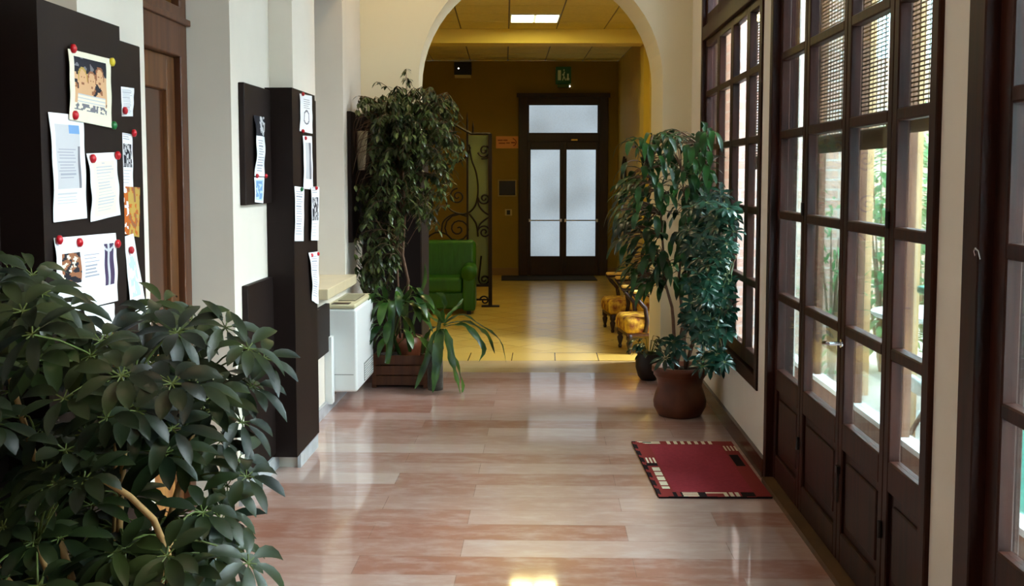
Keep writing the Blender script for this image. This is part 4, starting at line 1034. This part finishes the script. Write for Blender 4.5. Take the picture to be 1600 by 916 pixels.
MB().lathe([(.001, 0), (.058, 0), (.06, .02), (.056, .30), (.066, .31), (.066, .33), (.05, .33), (.05, .30), (.001, .30)], (-.815, 7.98, 0), 20).build('pot', M_gpot, t, smooth=True)
MB().tube([(-.815, 7.98, .3), (-.80, 7.97, .40), (-.775, 7.95, .53)], [.02, .017, .014], 8).build('stem', M_gstem, t)
b = MB()
def S(pts, W, y0=7.95, y1=7.95, **k):
    n = len(pts); strap(b, [atY(x, y, y0+(y1-y0)*i/(n-1)) for i, (x, y) in enumerate(pts)], W, **k)
for pts, W, ya in (([(693, 508), (704, 500), (722, 492), (745, 505), (770, 522), (783, 536), (791, 568)], .05, 7.8), ([(694, 512), (710, 508), (728, 510), (745, 528), (757, 548), (748, 566)], .055, 7.7),
                   ([(694, 510), (705, 505), (730, 504), (752, 516), (764, 528), (773, 553)], .05, 8.05), ([(692, 515), (699, 528), (704, 560), (712, 590), (719, 616)], .07, 7.75),
                   ([(694, 514), (702, 540), (712, 566), (722, 600), (722, 614)], .055, 7.85), ([(690, 514), (685, 540), (681, 575), (676, 614)], .08, 7.75), ([(689, 512), (676, 530), (668, 560), (656, 590), (648, 608)], .05, 7.8),
                   ([(692, 505), (690, 490), (694, 478), (690, 462), (682, 458)], .06, 7.9), ([(690, 505), (680, 488), (668, 478), (655, 475)], .06, 7.8), ([(690, 506), (678, 500), (660, 486), (648, 474), (640, 470)], .055, 8.0),
                   ([(694, 505), (704, 490), (716, 478), (724, 466)], .03, 8.1), ([(690, 510), (676, 514), (664, 534), (660, 556)], .045, 8.0)):
    S(pts, W, 7.95, ya, tw=rnd.uniform(-1.4, 1.4), wave=.3)
b.build('foliage', M_drac, t, smooth=True)
t = thing('broad_leaf_plant', 'broad leaved green plant drooping over the wooden planter', 'potted plant', (-1.2, 7.9, .25))
t['_w'] = (-1.18, 8.14, .06); t.location = (-1.18, 8.14, .06)
MB().lathe([(.001, 0), (.06, 0), (.085, .19), (.09, .2), (.075, .2), (.07, .17), (.001, .17)], (-1.18, 8.14, .045), 20).build('pot', M_dterra, t, smooth=True)
b = MB(); s = MB()
for k in range(34):
    a = rnd.uniform(0, 2*PI); r = rnd.uniform(.05, .26); z = rnd.uniform(.38, .80)
    c = Vector((-1.12+r*math.cos(a)*1.05, 8.05+.5*r*math.sin(a)-.1, z)); c.x = max(c.x, -1.24)
    if c.x > -.86: continue
    s.tube(bez((-1.18, 8.14, .22), ((c.x-1.18)/2, 8.1, z), c, 5), .0035, 5, cap=False)
    d = Vector((math.cos(a)*.7, -.5+.4*math.sin(a), rnd.uniform(-.4, .3)))
    if c.x < -1.25: d.x = abs(d.x)*.3
    b.leaf(c, d, (0, 0, 1), rnd.uniform(.16, .27), rnd.uniform(.05, .075), rnd.uniform(1.2, 2.2), .2, 8, wave=.12)
for pts, W in (([(622, 555), (606, 500), (600, 455), (590, 450), (583, 470)], .05), ([(625, 555), (612, 520), (606, 480), (612, 475), (606, 560), (603, 568)], .07), ([(640, 530), (655, 470), (664, 440), (664, 412)], .035), ([(640, 550), (632, 480), (650, 450), (668, 478)], .06)):
    S(pts, W, 8.1, 7.9)
b.build('foliage', M_drac, t, smooth=True); s.build('petioles', M_gstem, t)

# ---- right hand big terracotta pot with two tall plants
RPX, RPY = .915, 7.17
t = thing('terracotta_planter', 'large brown terracotta pot with square flared rim by the right window', 'pot', (RPX, RPY, 0))
prof = [(.001, 0), (.135, 0), (.145, .015), (.168, .06), (.172, .10), (.160, .15), (.142, .20), (.150, .245), (.165, .27), (.172, .275), (.172, .295), (.182, .30), (.182, .335), (.160, .335), (.155, .29), (.001, .29)]
MB().lathe(prof, (RPX, RPY, 0), 40, 'z', 4, .035).build('pot', M_terra, t, smooth=True)
b = MB()
MB().lathe([(.001, .285), (.155, .285), (.155, .305), (.001, .312)], (RPX, RPY, 0), 24).build('soil', M_soil, t)
def big_right():
    # tall plant with long drooping leaves
    t = thing('drooping_leaf_plant', 'tall plant with long drooping dark green leaves in the terracotta pot', 'plant', (RPX-.03, RPY, .30))
    s = MB(); b = MB()
    trunks = []
    for pts in ([(1066, 572), (1068, 500), (1060, 440), (1072, 330), (1065, 270)], [(1060, 575), (1052, 500), (1050, 480), (1040, 445), (1030, 300), (1010, 260)], [(1064, 572), (1078, 480), (1075, 400), (1090, 300), (1100, 240)]):
        P = [atY(x, y, RPY+(.05 if i < 1 else -.02)) for i, (x, y) in enumerate(pts)]; P[0] = Vector((RPX-.03, RPY, .30))
        Q = []
        for i in range(len(P)-1):
            Q += [P[i].lerp(P[i+1], k/4) for k in range(4)]
        Q.append(P[-1]); trunks += Q
        s.tube(Q, [.013-.008*i/len(Q) for i in range(len(Q))], 8)
    env = [(200, 1092, 1122), (215, 1085, 1122), (240, 985, 1115), (260, 968, 1110), (290, 985, 1115), (320, 975, 1125), (350, 966, 1128), (380, 966, 1130), (420, 985, 1130), (450, 990, 1120), (480, 1005, 1100)]
    n = 0
    while n < 520:
        y = rnd.uniform(222, 470); 
        for (ya, la, ra), (yb, lb, rb) in zip(env, env[1:]):
            if ya <= y <= yb: f_ = (y-ya)/(yb-ya); l, r = la+(lb-la)*f_, ra+(rb-ra)*f_
        x = l+(r-l)*(.5+.5*(rnd.random()**.7)*rnd.choice((-1, 1)))
        if y < 300 and x < 1005 and rnd.random() < .75: continue
        yy = RPY+rnd.uniform(-.30, .30); c = atY(x, y-22, yy)
        if c.x > 1.08: continue
        best = min(trunks, key=lambda p: (p-c).length+.5*max(0, p.z-c.z))
        s.tube(bez(best, (best+c)/2+Vector((0, 0, .05)), c, 4), .003, 4, cap=False)
        d = (c-best); d.z = .1; d = d.normalized()+Vector((rnd.uniform(-.3, .3), rnd.uniform(-.5, .3), rnd.uniform(-.5, .1)))
        b.leaf(c, d, (0, 0, 1), rnd.uniform(.11, .21), rnd.uniform(.03, .048), rnd.uniform(1.2, 3.0), .2, 6, wave=.15)
        n += 1
    for pts, W in (([(1015, 265), (1000, 235), (985, 222), (965, 228), (957, 250)], .03), ([(1010, 270), (995, 262), (975, 262), (962, 275), (958, 290)], .028), ([(1020, 300), (1000, 298), (975, 285), (961, 295)], .02), ([(1035, 245), (1010, 225), (990, 215), (975, 222), (966, 235)], .03),
                   ([(1030, 262), (1015, 238), (1002, 228), (998, 245), (995, 258)], .035), ([(1040, 250), (1020, 230), (1004, 225)], .012), ([(1010, 300), (990, 288), (970, 290), (958, 304), (957, 318)], .022), ([(1100, 245), (1098, 220), (1112, 205), (1120, 210)], .06), ([(1095, 250), (1090, 225), (1075, 215), (1062, 235)], .06), ([(1000, 365), (985, 355), (970, 365), (965, 385), (962, 402)], .05), ([(1000, 362), (992, 352), (975, 360), (964, 372), (962, 380)], .045), ([(1004, 365), (996, 362), (984, 372), (978, 388)], .05)):
        P = [atY(x, y, RPY-.05) for x, y in pts]; strap(b, P, W, wave=.2)
        best = min(trunks, key=lambda p: (p-P[0]).length); s.tube([best, (best+P[0])/2+Vector((0, 0, .02)), P[0]], .003, 4, cap=False)
    s.build('stems', M_trunk, t, smooth=True); b.build('foliage', M_droop, t, smooth=True)
    # umbrella plant leaning to the window
    t = thing('umbrella_plant', 'glossy umbrella plant leaning against the window in the terracotta pot', 'plant', (RPX+.04, RPY+.03, .30))
    s = MB(); b = MB(); st = MB(); trunks = []
    for pts in ([(1077, 572), (1088, 520), (1100, 480), (1110, 400), (1125, 340)], [(1074, 574), (1080, 540), (1095, 500), (1128, 450), (1150, 400)], [(1080, 572), (1070, 530), (1085, 440), (1100, 380)]):
        P = [atY(x, y, RPY-.13*i*(1 if len(pts) == 5 else .3)) for i, (x, y) in enumerate(pts)]; P[0] = Vector((RPX+.04, RPY+.03, .30)); Q = []
        for i in range(len(P)-1): Q += [P[i].lerp(P[i+1], k/4) for k in range(4)]
        Q.append(P[-1]); trunks += Q; s.tube(Q, [.011-.005*i/len(Q) for i in range(len(Q))], 7)
    n = 0
    while n < 190:
        y = rnd.uniform(300, 580); x = 1070+100*rnd.random()**.7
        if y > 540 and x < 1095: continue
        if y > 520 and rnd.random() < .6: continue
        if x > 1166-abs(y-430)*.15: continue
        yy = RPY-rnd.uniform(-.2, 1.05); c = atY(x, y, yy)
        if c.x > 1.11 or c.x < .85: continue
        best = min(trunks, key=lambda p: (p-c).length)
        st.tube(bez(best, (best+c)/2+Vector((0, 0, .04)), c, 4), .002, 4, cap=False)
        whorl(b, st, c, (.0+rnd.uniform(-.5, .3), -.45+rnd.uniform(-.3, .3), .6), rnd.choice((6, 7, 8)), .075, .028, .8, .012, 4)
        n += 1
    for (x, y) in ((1120, 462), (1098, 560), (1120, 555), (1140, 350), (1150, 520), (1060, 545), (1040, 560), (1052, 535)):
        c = atY(x, y, RPY-.22-(.55 if x > 1110 else 0)); c.x = min(c.x, 1.08); best = min(trunks, key=lambda p: (p-c).length)
        st.tube(bez(best, (best+c)/2+Vector((0, 0, .04)), c, 4), .002, 4, cap=False)
        whorl(b, st, c, (-.1, -.5, .6), 8, .095, .034, .9, .015, 4)
    for q in b.v+st.v: q.x = min(q.x, 1.15)
    s.build('stems', M_trunk, t, smooth=True); st.build('petioles', M_gstem, t); b.build('foliage', M_schef2, t, smooth=True)
big_right()
# small dark pot beside the arch
t = thing('small_potted_plant', 'small leafy plant in a dark round pot at the foot of the arch', 'potted plant', (.83, 8.43, 0))
MB().lathe([(.001, 0), (.06, 0), (.085, .03), (.105, .10), (.105, .16), (.092, .20), (.095, .21), (.08, .21), (.075, .17), (.001, .17)], (.83, 8.43, 0), 24).build('pot', M_dterra, t, smooth=True)
b = MB(); s = MB()
for k in range(26):
    a = rnd.uniform(0, 2*PI); r = rnd.uniform(.03, .12); c = Vector((.83+r*math.cos(a), 8.43+r*math.sin(a), rnd.uniform(.2, .34)))
    s.tube([(.83, 8.43, .17), c], .0025, 4, cap=False); b.leaf(c, (math.cos(a), math.sin(a)-.3, .2), (0, 0, 1), rnd.uniform(.08, .13), .04, 1.2, .2, 5)
s.build('petioles', M_gstem, t); b.build('foliage', M_schef2, t, smooth=True)

for x0_, y0_, y1_ in ((XR+.15, W0, W1), (XR+.15, DA0, DA1), (XR+.15, DB0, DB1)): portal(x0_, y0_+.05, y1_-.05, .03, 3.4)
for o in bpy.data.objects:
    if '_w' in o: del o['_w']
